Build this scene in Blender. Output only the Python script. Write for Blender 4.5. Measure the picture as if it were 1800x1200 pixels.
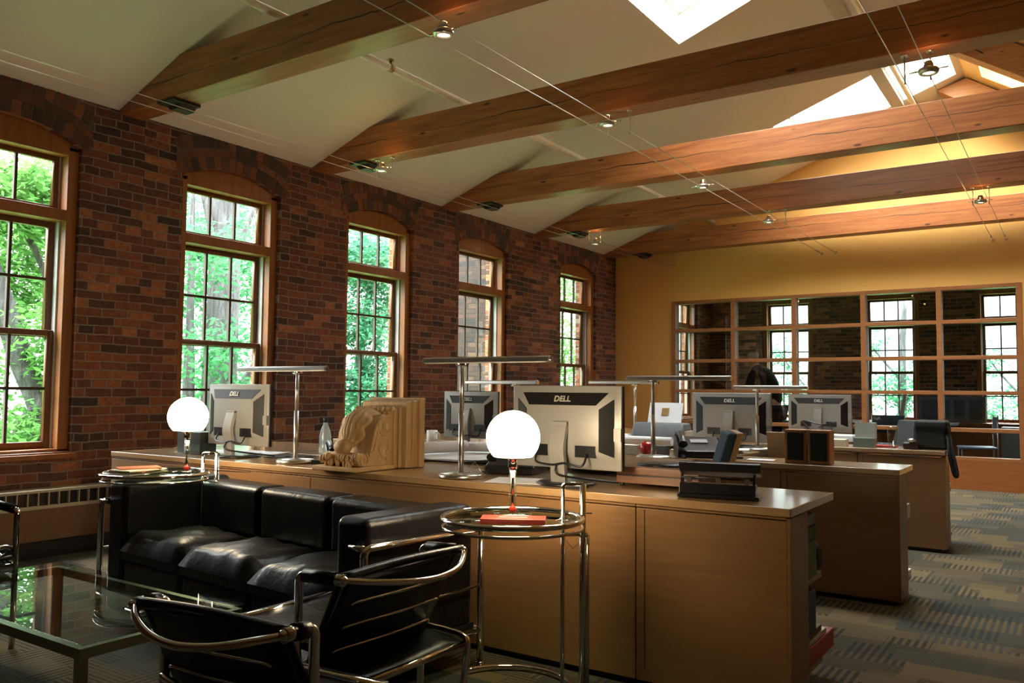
import bpy, bmesh, math, random
from mathutils import Vector, Matrix
random.seed(7)
for o in list(bpy.data.objects): bpy.data.objects.remove(o)
SC = bpy.context.scene
COL = SC.collection
PI = math.pi

# ---------------------------------------------------------------- camera, world, exposure
cam = bpy.data.cameras.new('camera'); camo = bpy.data.objects.new('camera', cam); COL.objects.link(camo)
YAW, PIT, ROL, F = -0.595244584, 0.059096172, 0.0092159, 1472.424
cy, sy, cp, sp = math.cos(YAW), math.sin(YAW), math.cos(PIT), math.sin(PIT)
fw = Vector((sy*cp, cy*cp, sp)); r0 = Vector((cy, -sy, 0)); u0 = r0.cross(fw)
rr = r0*math.cos(ROL) + u0*math.sin(ROL); uu = u0*math.cos(ROL) - r0*math.sin(ROL)
m = Matrix(((rr.x, uu.x, -fw.x, 0), (rr.y, uu.y, -fw.y, 0), (rr.z, uu.z, -fw.z, 1.144), (0, 0, 0, 1)))
camo.matrix_world = m
cam.sensor_width = 36; cam.lens = 36*F/1800; cam.clip_end = 300; cam.clip_start = .05
SC.camera = camo
SKY = 5.0
w = bpy.data.worlds.new('sky'); SC.world = w; w.use_nodes = True
bg = w.node_tree.nodes['Background']; bg.inputs[0].default_value = (.95, .97, .96, 1)
_n = w.node_tree.nodes; _l = w.node_tree.links          # overcast sky: the zenith is several times brighter than the horizon
_c = _n.new('ShaderNodeTexCoord'); _s = _n.new('ShaderNodeSeparateXYZ'); _l.new(_c.outputs['Generated'], _s.inputs[0])
_m = _n.new('ShaderNodeMapRange'); _m.inputs[1].default_value = .15; _m.inputs[2].default_value = .95; _m.inputs[3].default_value = SKY; _m.inputs[4].default_value = SKY*15
_l.new(_s.outputs[2], _m.inputs[0]); _l.new(_m.outputs[0], bg.inputs[1])
SC.view_settings.view_transform = 'Standard'; SC.view_settings.look = 'None'
SC.view_settings.exposure = -0.4; SC.view_settings.gamma = 1
SC.view_settings.use_curve_mapping = False

# ---------------------------------------------------------------- materials
MATS = {}
class NT:
    def __init__(s, name):
        s.m = bpy.data.materials.new(name); s.m.use_nodes = True; s.t = s.m.node_tree
        s.b = s.t.nodes['Principled BSDF']; s.out = s.t.nodes['Material Output']
    def n(s, typ, **k):
        x = s.t.nodes.new(typ)
        for a, b in k.items(): setattr(x, a, b)
        return x
    def l(s, a, b): s.t.links.new(a, b)
    def inp(s, node, idx, v):
        if hasattr(v, 'links') or isinstance(v, bpy.types.NodeSocket): s.l(v, node.inputs[idx])
        else: node.inputs[idx].default_value = v
    def math(s, op, a, b=0, c=0):
        x = s.n('ShaderNodeMath', operation=op)
        s.inp(x, 0, a); s.inp(x, 1, b); s.inp(x, 2, c); return x.outputs[0]
    def coord(s, sc=(1, 1, 1), rot=(0, 0, 0)):
        c = s.n('ShaderNodeTexCoord'); mp = s.n('ShaderNodeMapping')
        mp.inputs['Scale'].default_value = sc; mp.inputs['Rotation'].default_value = rot
        s.l(c.outputs['Object'], mp.inputs[0]); return mp.outputs[0]
    def noise(s, vec, scale=5, detail=3, rough=.5, dist=0):
        x = s.n('ShaderNodeTexNoise'); s.l(vec, x.inputs['Vector'])
        x.inputs['Scale'].default_value = scale; x.inputs['Detail'].default_value = detail
        x.inputs['Roughness'].default_value = rough; x.inputs['Distortion'].default_value = dist
        return x.outputs[0]
    def ramp(s, fac, stops):
        x = s.n('ShaderNodeValToRGB'); s.l(fac, x.inputs[0]); e = x.color_ramp.elements
        while len(e) < len(stops): e.new(.5)
        for i, (p, c) in enumerate(stops):
            e[i].position = p; e[i].color = (*c, 1)
        return x.outputs[0]
    def mix(s, fac, a, b, mode='MIX'):
        x = s.n('ShaderNodeMix', data_type='RGBA', blend_type=mode)
        s.inp(x, 0, fac)
        for i, v in ((6, a), (7, b)):
            if isinstance(v, tuple): x.inputs[i].default_value = (*v, 1)
            else: s.l(v, x.inputs[i])
        return x.outputs[2]
    def bump(s, h, st=.3, d=.01):
        x = s.n('ShaderNodeBump'); x.inputs['Strength'].default_value = st; x.inputs['Distance'].default_value = d
        s.l(h, x.inputs['Height']); s.l(x.outputs[0], s.b.inputs['Normal'])
def plain(name, col, rough=.5, metal=0, spec=.5, em=None, es=0, coat=0, trans=0, vary=.12, vs=14):
    if name in MATS: return MATS[name]
    t = NT(name); b = t.b
    if vary and not em:
        f = t.noise(t.coord(), vs, 3)
        c = t.mix(f, tuple(x*(1-vary) for x in col), tuple(min(1, x*(1+vary)) for x in col)); t.l(c, b.inputs['Base Color'])
    else: b.inputs['Base Color'].default_value = (*col, 1)
    b.inputs['Roughness'].default_value = rough; b.inputs['Metallic'].default_value = metal
    b.inputs['Specular IOR Level'].default_value = spec; b.inputs['Coat Weight'].default_value = coat
    b.inputs['Coat Roughness'].default_value = .08
    b.inputs['Transmission Weight'].default_value = trans
    if em: b.inputs['Emission Color'].default_value = (*em, 1); b.inputs['Emission Strength'].default_value = es
    MATS[name] = t.m; return t.m
def milky(name, tint, a):
    t = NT(name); t.t.nodes.remove(t.b)
    tr = t.n('ShaderNodeBsdfTransparent'); d = t.n('ShaderNodeBsdfGlossy'); d.inputs[0].default_value = (*tint, 1); d.inputs['Roughness'].default_value = .35
    d2 = t.n('ShaderNodeBsdfTranslucent'); d2.inputs[0].default_value = (*tint, 1); ad = t.n('ShaderNodeMixShader'); t.l(d.outputs[0], ad.inputs[1]); t.l(d2.outputs[0], ad.inputs[2])
    mx = t.n('ShaderNodeMixShader'); mx.inputs[0].default_value = a; t.l(tr.outputs[0], mx.inputs[1]); t.l(ad.outputs[0], mx.inputs[2]); t.l(mx.outputs[0], t.out.inputs[0]); return t.m
def glassm(name, tint=(1, 1, 1), rough=.0, ior=1.5):
    if name in MATS: return MATS[name]
    t = NT(name); t.t.nodes.remove(t.b)
    tr = t.n('ShaderNodeBsdfTransparent'); tr.inputs[0].default_value = (*tint, 1)
    gl = t.n('ShaderNodeBsdfGlossy'); gl.inputs['Roughness'].default_value = rough
    fr = t.n('ShaderNodeFresnel'); fr.inputs[0].default_value = ior
    ge = t.n('ShaderNodeNewGeometry'); mx = t.n('ShaderNodeMixShader'); t.l(t.math('MULTIPLY', fr.outputs[0], t.math('SUBTRACT', 1.0, ge.outputs['Backfacing'])), mx.inputs[0]); t.l(tr.outputs[0], mx.inputs[1]); t.l(gl.outputs[0], mx.inputs[2])
    t.l(mx.outputs[0], t.out.inputs[0]); MATS[name] = t.m; return t.m
def brickmat(name, axis, dark=1.0):
    if name in MATS: return MATS[name]
    t = NT(name)
    c = t.n('ShaderNodeTexCoord'); sx = t.n('ShaderNodeSeparateXYZ'); t.l(c.outputs['Object'], sx.inputs[0])
    cb = t.n('ShaderNodeCombineXYZ')
    a = sx.outputs[1] if axis == 'Y' else sx.outputs[0]
    wob = t.noise(c.outputs['Object'], 2.3, 2)
    w2 = t.noise(c.outputs['Object'], 9, 2); zz = t.math('ADD', sx.outputs[2], t.math('MULTIPLY_ADD', w2, .014, t.math('MULTIPLY', wob, .03)))
    a = t.math('ADD', a, t.math('MULTIPLY', t.noise(c.outputs['Object'], 7, 1), .02))
    t.l(a, cb.inputs[0]); t.l(zz, cb.inputs[1])
    def bt(c1, c2, mort, off=.5):
        x = t.n('ShaderNodeTexBrick'); t.l(cb.outputs[0], x.inputs['Vector'])
        x.inputs['Color1'].default_value = (*c1, 1); x.inputs['Color2'].default_value = (*c2, 1); x.inputs['Mortar'].default_value = (*mort, 1)
        x.inputs['Scale'].default_value = 1; x.inputs['Brick Width'].default_value = .205; x.inputs['Row Height'].default_value = .0645
        x.inputs['Mortar Size'].default_value = .0052; x.inputs['Mortar Smooth'].default_value = .25; x.inputs['Bias'].default_value = 0
        x.squash = .55; x.squash_frequency = 6; x.offset = .47; return x
    b1 = bt((0, 0, 0), (1, 1, 1), (.5, .5, .5))
    col = t.ramp(b1.outputs[0], [(0, (.055, .034, .026)), (.2, (.12, .046, .028)), (.5, (.18, .056, .028)), (.8, (.27, .088, .038)), (1, (.44, .17, .07))])
    n1 = t.noise(c.outputs['Object'], 26, 4, .6); n2 = t.noise(c.outputs['Object'], .9, 3)
    col = t.mix(.85, col, t.ramp(n1, [(.25, (.38, .36, .36)), (.75, (1.2, 1.15, 1.1))]), 'MULTIPLY')
    col = t.mix(.6, col, t.ramp(n2, [(.3, (.7, .7, .7)), (.7, (1.1, 1.1, 1.1))]), 'MULTIPLY')
    col = t.mix(b1.outputs[1], col, (.23*dark, .175*dark, .13*dark))
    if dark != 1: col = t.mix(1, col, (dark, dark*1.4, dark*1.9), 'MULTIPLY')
    t.l(col, t.b.inputs['Base Color']); t.b.inputs['Roughness'].default_value = .85
    h = t.math('SUBTRACT', t.math('MULTIPLY', n1, .5), t.math('MULTIPLY', b1.outputs[1], 1.0)); t.bump(h, .9, .012)
    MATS[name] = t.m; return t.m
def arch_mat():
    if 'arch' in MATS: return MATS['arch']
    t = NT('arch'); a = t.n('ShaderNodeAttribute', attribute_name='tone')
    c = t.n('ShaderNodeTexCoord'); n1 = t.noise(c.outputs['Object'], 26, 4, .6)
    col = t.ramp(a.outputs['Fac'], [(0, (.06, .04, .03)), (.5, (.14, .055, .03)), (1, (.28, .10, .045))])
    col = t.mix(.7, col, t.ramp(n1, [(.25, (.5, .5, .5)), (.75, (1.1, 1.1, 1.1))]), 'MULTIPLY')
    t.l(col, t.b.inputs['Base Color']); t.b.inputs['Roughness'].default_value = .85; t.bump(n1, .5, .01)
    MATS['arch'] = t.m; return t.m
def woodmat(name, c1, c2, axis='X', scale=1, rough=.45, coat=0, crack=False, knots=False):
    if name in MATS: return MATS[name]
    t = NT(name); s = {'X': (1, 14, 14), 'Y': (14, 1, 14), 'Z': (14, 14, 1)}[axis]
    v = t.coord(tuple(x*scale for x in s)); n1 = t.noise(v, 1.6, 5, .6, .6); n2 = t.noise(v, 6, 3, .6)
    f = t.math('ADD', t.math('MULTIPLY', n1, .75), t.math('MULTIPLY', n2, .25))
    col = t.ramp(f, [(.3, c1), (.7, c2)])
    if knots:
        vo = t.n('ShaderNodeTexVoronoi'); t.l(t.coord((1.6, 5, 5)), vo.inputs['Vector']); vo.inputs['Scale'].default_value = 1.5
        k = t.ramp(vo.outputs['Distance'], [(.055, (1, 1, 1)), (.1, (0, 0, 0))])
        col = t.mix(k, col, tuple(x*.3 for x in c1))
    if crack:
        c = t.n('ShaderNodeTexCoord'); sx = t.n('ShaderNodeSeparateXYZ'); t.l(c.outputs['Object'], sx.inputs[0])
        cv = t.n('ShaderNodeCombineXYZ'); t.l(sx.outputs[0], cv.inputs[0]); t.l(c.outputs['Generated'], cv.inputs[2])
        wv = t.noise(t.coord((1, .0, .0)), 1.3, 6, .62)
        oi = t.n('ShaderNodeObjectInfo'); d = t.math('ABSOLUTE', t.math('SUBTRACT', sx.outputs[2], t.math('ADD', t.math('MULTIPLY', oi.outputs['Random'], .05), t.math('MULTIPLY_ADD', wv, .11, 3.265))))
        wd = t.noise(t.coord((1, .7, 0)), .7, 1)
        lim = t.math('MULTIPLY', t.math('SUBTRACT', wd, .36), .016)
        k = t.math('LESS_THAN', d, lim)
        col = t.mix(k, col, (.012, .006, .003))
    t.l(col, t.b.inputs['Base Color']); t.b.inputs['Roughness'].default_value = rough
    t.b.inputs['Coat Weight'].default_value = coat; t.b.inputs['Coat Roughness'].default_value = .12
    t.bump(f, .12, .004); MATS[name] = t.m; return t.m
def carpet():
    t = NT('carpet'); c = t.n('ShaderNodeTexCoord'); O = c.outputs['Object']
    sx = t.n('ShaderNodeSeparateXYZ'); t.l(O, sx.inputs[0]); X, Y = sx.outputs[0], sx.outputs[1]
    def cell(w_, h_, off):
        cb = t.n('ShaderNodeCombineXYZ')
        row = t.math('FLOOR', t.math('DIVIDE', Y, h_))
        t.inp(cb, 0, t.math('FLOOR', t.math('DIVIDE', t.math('ADD', X, t.math('MULTIPLY', row, off)), w_))); t.inp(cb, 1, row)
        wn = t.n('ShaderNodeTexWhiteNoise', noise_dimensions='2D'); t.l(cb.outputs[0], wn.inputs['Vector'])
        return wn.outputs[0], wn.outputs[1]
    r1, _ = cell(.34, .17, .13); r2, _ = cell(.19, .19, .07); r3, _ = cell(.5, .25, .21)
    sX = t.math('GREATER_THAN', t.math('SINE', t.math('MULTIPLY', X, 190)), .0)
    sY = t.math('GREATER_THAN', t.math('SINE', t.math('MULTIPLY', Y, 260)), .0)
    st = t.mix(t.math('GREATER_THAN', r1, .45), sY, sX)
    on = t.math('MULTIPLY', st, t.math('GREATER_THAN', r2, .3))
    base = t.ramp(r3, [(0, (.19, .15, .085)), (.35, (.27, .20, .11)), (.65, (.14, .125, .085)), (1, (.10, .105, .095))])
    dk = t.ramp(r2, [(0, (.10, .08, .05)), (.5, (.05, .058, .058)), (1, (.12, .13, .125))])
    col = t.mix(t.math('MULTIPLY', on, .85), base, dk)
    f = t.noise(O, 240, 2); col = t.mix(.8, col, t.ramp(f, [(.3, (.28, .28, .28)), (.7, (.82, .80, .76))]), 'MULTIPLY')
    t.l(col, t.b.inputs['Base Color']); t.b.inputs['Roughness'].default_value = .95; t.b.inputs['Specular IOR Level'].default_value = .1
    t.bump(f, .4, .006); return t.m
def barkmat():
    t = NT('bark'); v = t.coord((5, 5, .8)); n = t.noise(v, 3, 6, .7, .5)
    t.l(t.ramp(n, [(.35, (.02, .02, .022)), (.7, (.10, .10, .105))]), t.b.inputs['Base Color'])
    t.b.inputs['Roughness'].default_value = .9; t.bump(n, 1, .05); return t.m
def leafmat(name, c1, c2):
    t = NT(name); n = t.noise(t.coord(), 3, 2); col = t.ramp(n, [(.3, c1), (.7, c2)])
    t.t.nodes.remove(t.b)
    d = t.n('ShaderNodeBsdfDiffuse'); tl = t.n('ShaderNodeBsdfTranslucent'); mx = t.n('ShaderNodeMixShader'); mx.inputs[0].default_value = .55
    t.l(col, d.inputs[0]); t.l(col, tl.inputs[0]); t.l(d.outputs[0], mx.inputs[1]); t.l(tl.outputs[0], mx.inputs[2]); t.l(mx.outputs[0], t.out.inputs[0])
    return t.m
def leather():
    t = NT('leather'); v = t.coord(); n = t.noise(v, 90, 3); n2 = t.noise(v, 5, 4, .6, 1.2)
    t.b.inputs['Base Color'].default_value = (.008, .008, .009, 1); t.b.inputs['Roughness'].default_value = .36; t.b.inputs['Specular IOR Level'].default_value = .25
    t.bump(t.math('ADD', t.math('MULTIPLY', n, .12), n2), .5, .012); return t.m
BRICK_Y = brickmat('brick_y', 'Y'); BRICK_X = brickmat('brick_x', 'X')
BEAM = woodmat('beam', (.17, .046, .012), (.42, .148, .043), 'X', 1, .42, .1, crack=True, knots=True)
STRUT = woodmat('strut', (.33, .13, .035), (.55, .25, .08), 'X', 1, .5, 0, knots=True)
TRIM = woodmat('window_wood', (.20, .062, .013), (.33, .118, .026), 'Z', 1, .45, .1)
SASH_BACKLIT = woodmat('sash_wood_backlit', (.10, .034, .009), (.17, .062, .018), 'Z', 1, .5)  # same wood as the frames, with the backlit shade put into its colour
PART = woodmat('partition_wood', (.24, .085, .025), (.36, .14, .045), 'X', 1, .4)
PANEL = woodmat('panel_wood', (.26, .075, .016), (.36, .115, .03), 'X', 1, .45)
MAPLE = woodmat('maple', (.235, .115, .04), (.30, .16, .062), 'X', 1.5, .42)
TOP = woodmat('maple_top', (.38, .22, .095), (.48, .30, .14), 'X', 1.5, .28, 1)
CORBEL = woodmat('corbel_wood', (.42, .25, .10), (.66, .44, .21), 'Z', 1, .5)
RADIO = woodmat('radio_wood', (.13, .05, .018), (.26, .11, .04), 'X', 2, .4, .2)
SPKW = woodmat('speaker_wood', (.30, .11, .03), (.46, .2, .07), 'Z', 2, .45)
YEL = plain('yellow_paint', (.70, .38, .10), .75, vary=.03, vs=2)
CEIL = plain('ceiling_paint', (.72, .675, .60), .85, vary=.02, vs=2)
WHITE = plain('white_paint', (.7, .68, .62), .6)
CARPET = carpet(); BARK = barkmat()
LEAF = [leafmat('leaf_a', (.03, .13, .055), (.075, .24, .10)), leafmat('leaf_b', (.06, .17, .04), (.11, .24, .07)), leafmat('leaf_c', (.03, .12, .065), (.065, .21, .11))]
LEATHER = leather()
CHROME = plain('chrome', (.72, .70, .68), .09, 1, vary=0)
STEEL = plain('brushed_steel', (.62, .6, .57), .3, 1, vary=.05)
SILVER = plain('silver_plastic', (.34, .33, .305), .42, .3, vary=.03)
BLACK = plain('black_plastic', (.012, .012, .014), .3, vary=0)
DARK = plain('dark_metal', (.02, .02, .022), .45, .3, vary=0)
GREYP = plain('grey_plastic', (.12, .13, .14), .45)
PAPER = plain('paper', (.78, .78, .80), .8, vary=.04, vs=30)
CREAM = plain('cream_plastic', (.6, .55, .42), .5)
RED = plain('red_cover', (.62, .035, .015), .35)
REDB = plain('red_binder', (.42, .03, .025), .5)
BLUEF = plain('blue_fabric', (.045, .08, .115), .9)
GREYF = plain('grey_fabric', (.055, .06, .065), .9)
PLY = woodmat('ply_shell', (.42, .26, .12), (.55, .38, .2), 'Z', 1, .4)
BAG = plain('black_bag', (.008, .011, .014), .7)
GREEN = plain('green_cover', (.05, .14, .04), .6)
OLIVE = plain('olive_cover', (.12, .14, .05), .6)
BLUEB = plain('blue_binder', (.05, .09, .22), .5)
NAVY = plain('navy_binder', (.012, .02, .05), .5)
CLOTHG = plain('grille_cloth', (.015, .02, .018), .95)
GLASS = glassm('pane_glass', (.97, .99, .98)); TGLASS = glassm('table_glass', (.82, .9, .86)); CLEAR = glassm('clear_glass', (.93, .96, .95))
PARTG = glassm('partition_glass', (.85, .88, .88))
GLOBE = plain('opal_globe', (1, .95, .85), .3, em=(1, .80, .52), es=60)
BULB = plain('bulb', (1, 1, 1), .3, em=(1, .72, .42), es=28)
MORTAR = plain('mortar', (.10, .08, .065), .9)

# ---------------------------------------------------------------- mesh builder
class MB:
    def __init__(s): s.v = []; s.f = []; s.sm = []; s.mi = []; s.cm = 0
    def add(s, vs, fs, smooth=False, M=None):
        b = len(s.v)
        for v in vs: s.v.append(tuple(M @ Vector(v)) if M else tuple(v))
        for f in fs: s.f.append([b+i for i in f]); s.sm.append(smooth); s.mi.append(s.cm)
        return s
    def box(s, x0, x1, y0, y1, z0, z1, M=None):
        vs = [(x, y, z) for z in (z0, z1) for y in (y0, y1) for x in (x0, x1)]
        return s.add(vs, [(0, 2, 3, 1), (4, 5, 7, 6), (0, 1, 5, 4), (2, 6, 7, 3), (0, 4, 6, 2), (1, 3, 7, 5)], M=M)
    def prism(s, poly, axis, a, b, M=None, smooth=False):
        n = len(poly)
        def P(p, t): return {'X': (t, p[0], p[1]), 'Y': (p[0], t, p[1]), 'Z': (p[0], p[1], t)}[axis]
        vs = [P(p, a) for p in poly]+[P(p, b) for p in poly]
        s.add(vs, [list(range(n)), list(range(2*n-1, n-1, -1))], M=M)
        s.add(vs, [(i, n+i, n+(i+1) % n, (i+1) % n) for i in range(n)], smooth, M=M); return s
    def tube(s, pts, r, n=10, closed=False, M=None, flat=1.0):
        pts = [Vector(p) for p in pts]; N = len(pts)
        rs = r if isinstance(r, (list, tuple)) else [r]*N
        T = []
        for i in range(N):
            a = pts[(i-1) % N] if closed or i else pts[0]; b = pts[(i+1) % N] if closed or i < N-1 else pts[-1]
            T.append((b-a).normalized())
        ref = Vector((0, 0, 1)) if abs(T[0].z) < .9 else Vector((1, 0, 0))
        u = T[0].cross(ref).normalized(); vs = []
        for i in range(N):
            u = (u-T[i]*u.dot(T[i])).normalized(); w_ = T[i].cross(u)
            for k in range(n):
                a = 2*PI*k/n; vs.append(pts[i]+(u*math.cos(a)+w_*math.sin(a)*flat)*rs[i])
        fs = []; R = N if closed else N-1
        for i in range(R):
            for k in range(n):
                j = (i+1) % N; fs.append((i*n+k, i*n+(k+1) % n, j*n+(k+1) % n, j*n+k))
        s.add(vs, fs, True, M)
        if not closed: s.add([vs[k] for k in range(n)]+[vs[(N-1)*n+k] for k in range(n)], [list(range(n))[::-1], list(range(n, 2*n))], False, M)
        return s
    def lathe(s, prof, c=(0, 0, 0), n=32, M=None, cap=True):
        vs = []
        for r, z in prof:
            for k in range(n): a = 2*PI*k/n; vs.append((c[0]+r*math.cos(a), c[1]+r*math.sin(a), c[2]+z))
        fs = [(i*n+k, i*n+(k+1) % n, (i+1)*n+(k+1) % n, (i+1)*n+k) for i in range(len(prof)-1) for k in range(n)]
        s.add(vs, fs, True, M)
        if cap and prof[0][0] > 1e-5: s.add(vs[:n], [list(range(n))[::-1]], False, M)
        if cap and prof[-1][0] > 1e-5: s.add(vs[-n:], [list(range(n))], False, M)
        return s
    def ell(s, c, r, n=12, m_=8, M=None):
        prof = []
        vs = []
        for i in range(m_+1):
            t = PI*i/m_-PI/2
            for k in range(n):
                a = 2*PI*k/n; vs.append((c[0]+r[0]*math.cos(t)*math.cos(a), c[1]+r[1]*math.cos(t)*math.sin(a), c[2]+r[2]*math.sin(t)))
        s.add(vs, [(i*n+k, i*n+(k+1) % n, (i+1)*n+(k+1) % n, (i+1)*n+k) for i in range(m_) for k in range(n)], True, M); return s
    def build(s, name, mat, parent=None, loc=None, bevel=0, seg=2, sub=0, rotz=0):
        me = bpy.data.meshes.new(name); me.from_pydata(s.v, [], s.f)
        me.polygons.foreach_set('use_smooth', s.sm)
        mats = mat if isinstance(mat, (list, tuple)) else [mat]
        for x in mats: me.materials.append(x)
        if len(mats) > 1: me.polygons.foreach_set('material_index', s.mi)
        me.update()
        bm = bmesh.new(); bm.from_mesh(me); bmesh.ops.remove_doubles(bm, verts=bm.verts, dist=1e-5)
        bmesh.ops.recalc_face_normals(bm, faces=bm.faces); bm.to_mesh(me); bm.free()
        o = bpy.data.objects.new(name, me); COL.objects.link(o)
        if parent: o.parent = parent
        if loc: o.location = loc
        if rotz: o.rotation_euler.z = rotz
        if bevel:
            md = o.modifiers.new('bevel', 'BEVEL'); md.width = bevel; md.segments = seg; md.limit_method = 'ANGLE'; md.angle_limit = .7
            me.polygons.foreach_set('use_smooth', [True]*len(me.polygons))
            wn = o.modifiers.new('wn', 'WEIGHTED_NORMAL'); wn.keep_sharp = False
        if sub:
            md = o.modifiers.new('sub', 'SUBSURF'); md.levels = sub; md.render_levels = sub
        return o
def thing(name, label, cat, loc=(0, 0, 0), rz=0, group=None):
    o = bpy.data.objects.new(name, None); COL.objects.link(o); o.location = loc; o.rotation_euler.z = rz
    o.empty_display_size = .1
    o['label'] = label; o['category'] = cat
    if group: o['group'] = group
    return o
def tag(o, label, cat, group=None):
    o['label'] = label; o['category'] = cat
    if group: o['group'] = group
    return o
def struct(o): o['kind'] = 'structure'; return o
def sthing(name, loc=(0, 0, 0)):
    o = bpy.data.objects.new(name, None); COL.objects.link(o); o.location = loc; o['kind'] = 'structure'; return o
def dup(o, parent=None):
    c = o.copy(); COL.objects.link(c)
    if parent: c.parent = parent
    for ch in list(o.children): dup(ch, c)
    return c
def spline(pts, k=6):
    P = [Vector(p) for p in pts]; out = []
    for i in range(len(P)-1):
        a, b, c, d = P[max(i-1, 0)], P[i], P[i+1], P[min(i+2, len(P)-1)]
        for j in range(k):
            t = j/k; out.append(.5*((2*b)+(-a+c)*t+(2*a-5*b+4*c-d)*t*t+(-a+3*b-3*c+d)*t**3))
    out.append(P[-1]); return out
def elbow(a, c, b, r=.03, k=5):
    a, c, b = Vector(a), Vector(c), Vector(b); p = c+(a-c).normalized()*r; q = c+(b-c).normalized()*r
    return [a]+[p*(1-t)**2+c*2*t*(1-t)+q*t*t for t in [i/k for i in range(k+1)]]+[b]

# ---------------------------------------------------------------- room shell
XW, XR, YB = -5.92, 1.65, 11.6
def zl(x): return 3.22+.36*(x-XW)
XRG = -1.05
def zr(x): return zl(XRG)-.65*(x-XRG)
fl = MB().box(XW-.35, XR+.3, -4, 15.6, -.1, 0).build('floor', CARPET); struct(fl)
# left wall with arched openings
WIN = [(2.18, 3.19), (4.01, 5.01), (5.83, 6.83), (7.62, 8.65), (9.93, 10.96)]
BACKWIN = (14.05, 14.97)
ZS, ZSP, RISE = .69, 2.865, .115
def arc_pts(y0, y1, zs, rise, n=16):
    out = []
    wd = (y1-y0)/2; R = (wd*wd+rise*rise)/(2*rise); cz = zs+rise-R; cyy = (y0+y1)/2; a0 = math.asin(wd/R)
    for i in range(n+1):
        a = -a0+2*a0*i/n; out.append((cyy+R*math.sin(a), cz+R*math.cos(a)))
    return out
def wall_holes(mb, a0, a1, z1, holes, axis, t0, t1, spring=ZSP):
    cur = a0
    for (h0, h1) in holes:
        mb.prism([(cur, 0), (h0, 0), (h0, z1), (cur, z1)], axis, t0, t1)
        mb.prism([(h0, 0), (h1, 0), (h1, ZS), (h0, ZS)], axis, t0, t1)
        mb.prism(arc_pts(h0, h1, spring, RISE)+[(h1, z1), (h0, z1)], axis, t0, t1)
        cur = h1
    mb.prism([(cur, 0), (a1, 0), (a1, z1), (cur, z1)], axis, t0, t1)
wl = MB(); wall_holes(wl, -4, 15.95, 3.24, WIN+[BACKWIN], 'X', XW, XW-.35)
wl.box(XW, XW-.35, -4, 15.95, 3.24, 3.5)
wall_l = struct(wl.build('wall_left', BRICK_Y))
wf = MB()
FW = [(-4.9, -3.98), (-3.15, -2.23), (-1.39, -.47)]
wall_holes(wf, XW, XR, 3.24, FW, 'Y', 15.6, 15.95)
wall_f = struct(wf.build('wall_far', BRICK_X))
# vertical brick notch under the fourth beam and voussoir arches
def arches(parent, y0, y1, axis='Y'):
    mb = MB(); tones = []
    wd = (y1-y0)/2; R = (wd*wd+RISE**2)/(2*RISE); cz = ZSP+RISE-R; cyy = (y0+y1)/2; a0 = math.asin(wd/R)
    r = R+.004
    for ring in range(3):
        h = [.105, .07, .105][ring]; rr_ = r+h-.006; aa = a0+.035+.02*ring
        wdt = .068 if ring != 1 else .2
        n = max(3, int(2*aa*r/wdt))
        for i in range(n):
            b0 = -aa+2*aa*i/n+.004; b1 = -aa+2*aa*(i+1)/n-.004
            P = [(cyy+q*math.sin(b), cz+q*math.cos(b)) for q, b in ((r, b0), (r, b1), (rr_, b1), (rr_, b0))]
            P = [(min(max(p[0], y0-.07), y1+.07), min(p[1], 3.30)) for p in P]
            if len(set(round(p[0], 4) for p in P)) < 3: continue
            k = len(mb.f)
            if axis == 'Y': mb.prism(P, 'X', XW-.02, XW+.003+random.random()*.004)
            else: mb.prism(P, 'Y', 15.59-random.random()*.004, 15.62)
            tones += [random.random()**1.3]*(len(mb.f)-k)
        r += h
    me = bpy.data.meshes.new('brick_arch'); me.from_pydata(mb.v, [], mb.f); me.materials.append(arch_mat())
    at = me.attributes.new('tone', 'FLOAT', 'FACE'); at.data.foreach_set('value', tones)
    o = bpy.data.objects.new('brick_arch', me); COL.objects.link(o); o.parent = parent
    mo = MB(); rb = R+.004; re = R+.29
    pl = [(min(max(cyy+q*math.sin(b), y0-.07), y1+.07), min(3.30, cz+q*math.cos(b))) for q, bs in ((rb, range(-8, 9)), (re, range(8, -9, -1))) for b in [(a0+.05)*i/8 for i in bs]]
    if axis == 'Y': mo.prism(pl, 'X', XW-.01, XW+.001)
    else: mo.prism(pl, 'Y', 15.597, 15.62)
    mo.build('arch_mortar', MORTAR, parent)
for a in WIN: arches(wall_l, *a)

# beams' neighbour: ceiling patches with skylights
SKL = [(-2.914, -1.84, 5.85, 6.98), (-2.95, -1.84, 9.8, 11.0)]
def roof_patch(mb, zf, x0, x1, y0, y1, th=.28):
    mb.prism([(x0, zf(x0)), (x1, zf(x1)), (x1, zf(x1)+th), (x0, zf(x0)+th)], 'Y', y0, y1)
ce = MB(); Y0, Y1 = -4, YB
roof_patch(ce, zl, XW-.35, -2.93, Y0, Y1); roof_patch(ce, zl, -1.84, -1.69, Y0, Y1); roof_patch(ce, zl, -1.12, XRG, Y0, Y1)
cur = Y0
for s_ in SKL: roof_patch(ce, zl, -2.93, -1.84, cur, s_[2]); roof_patch(ce, zl, -1.69, -1.12, cur, s_[2]); cur = s_[3]
roof_patch(ce, zl, -2.93, -1.84, cur, Y1); roof_patch(ce, zl, -1.69, -1.12, cur, Y1)
ceil = struct(ce.build('ceiling', CEIL))
cr = MB(); SR = (-.85, -.15, 9.75, 10.95)
roof_patch(cr, zr, XRG, SR[0], Y0, Y1); roof_patch(cr, zr, SR[1], XR+.3, Y0, Y1)
roof_patch(cr, zr, SR[0], SR[1], Y0, SR[2]); roof_patch(cr, zr, SR[0], SR[1], SR[3], Y1)
struct(cr.build('ceiling_right', YEL))
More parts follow.
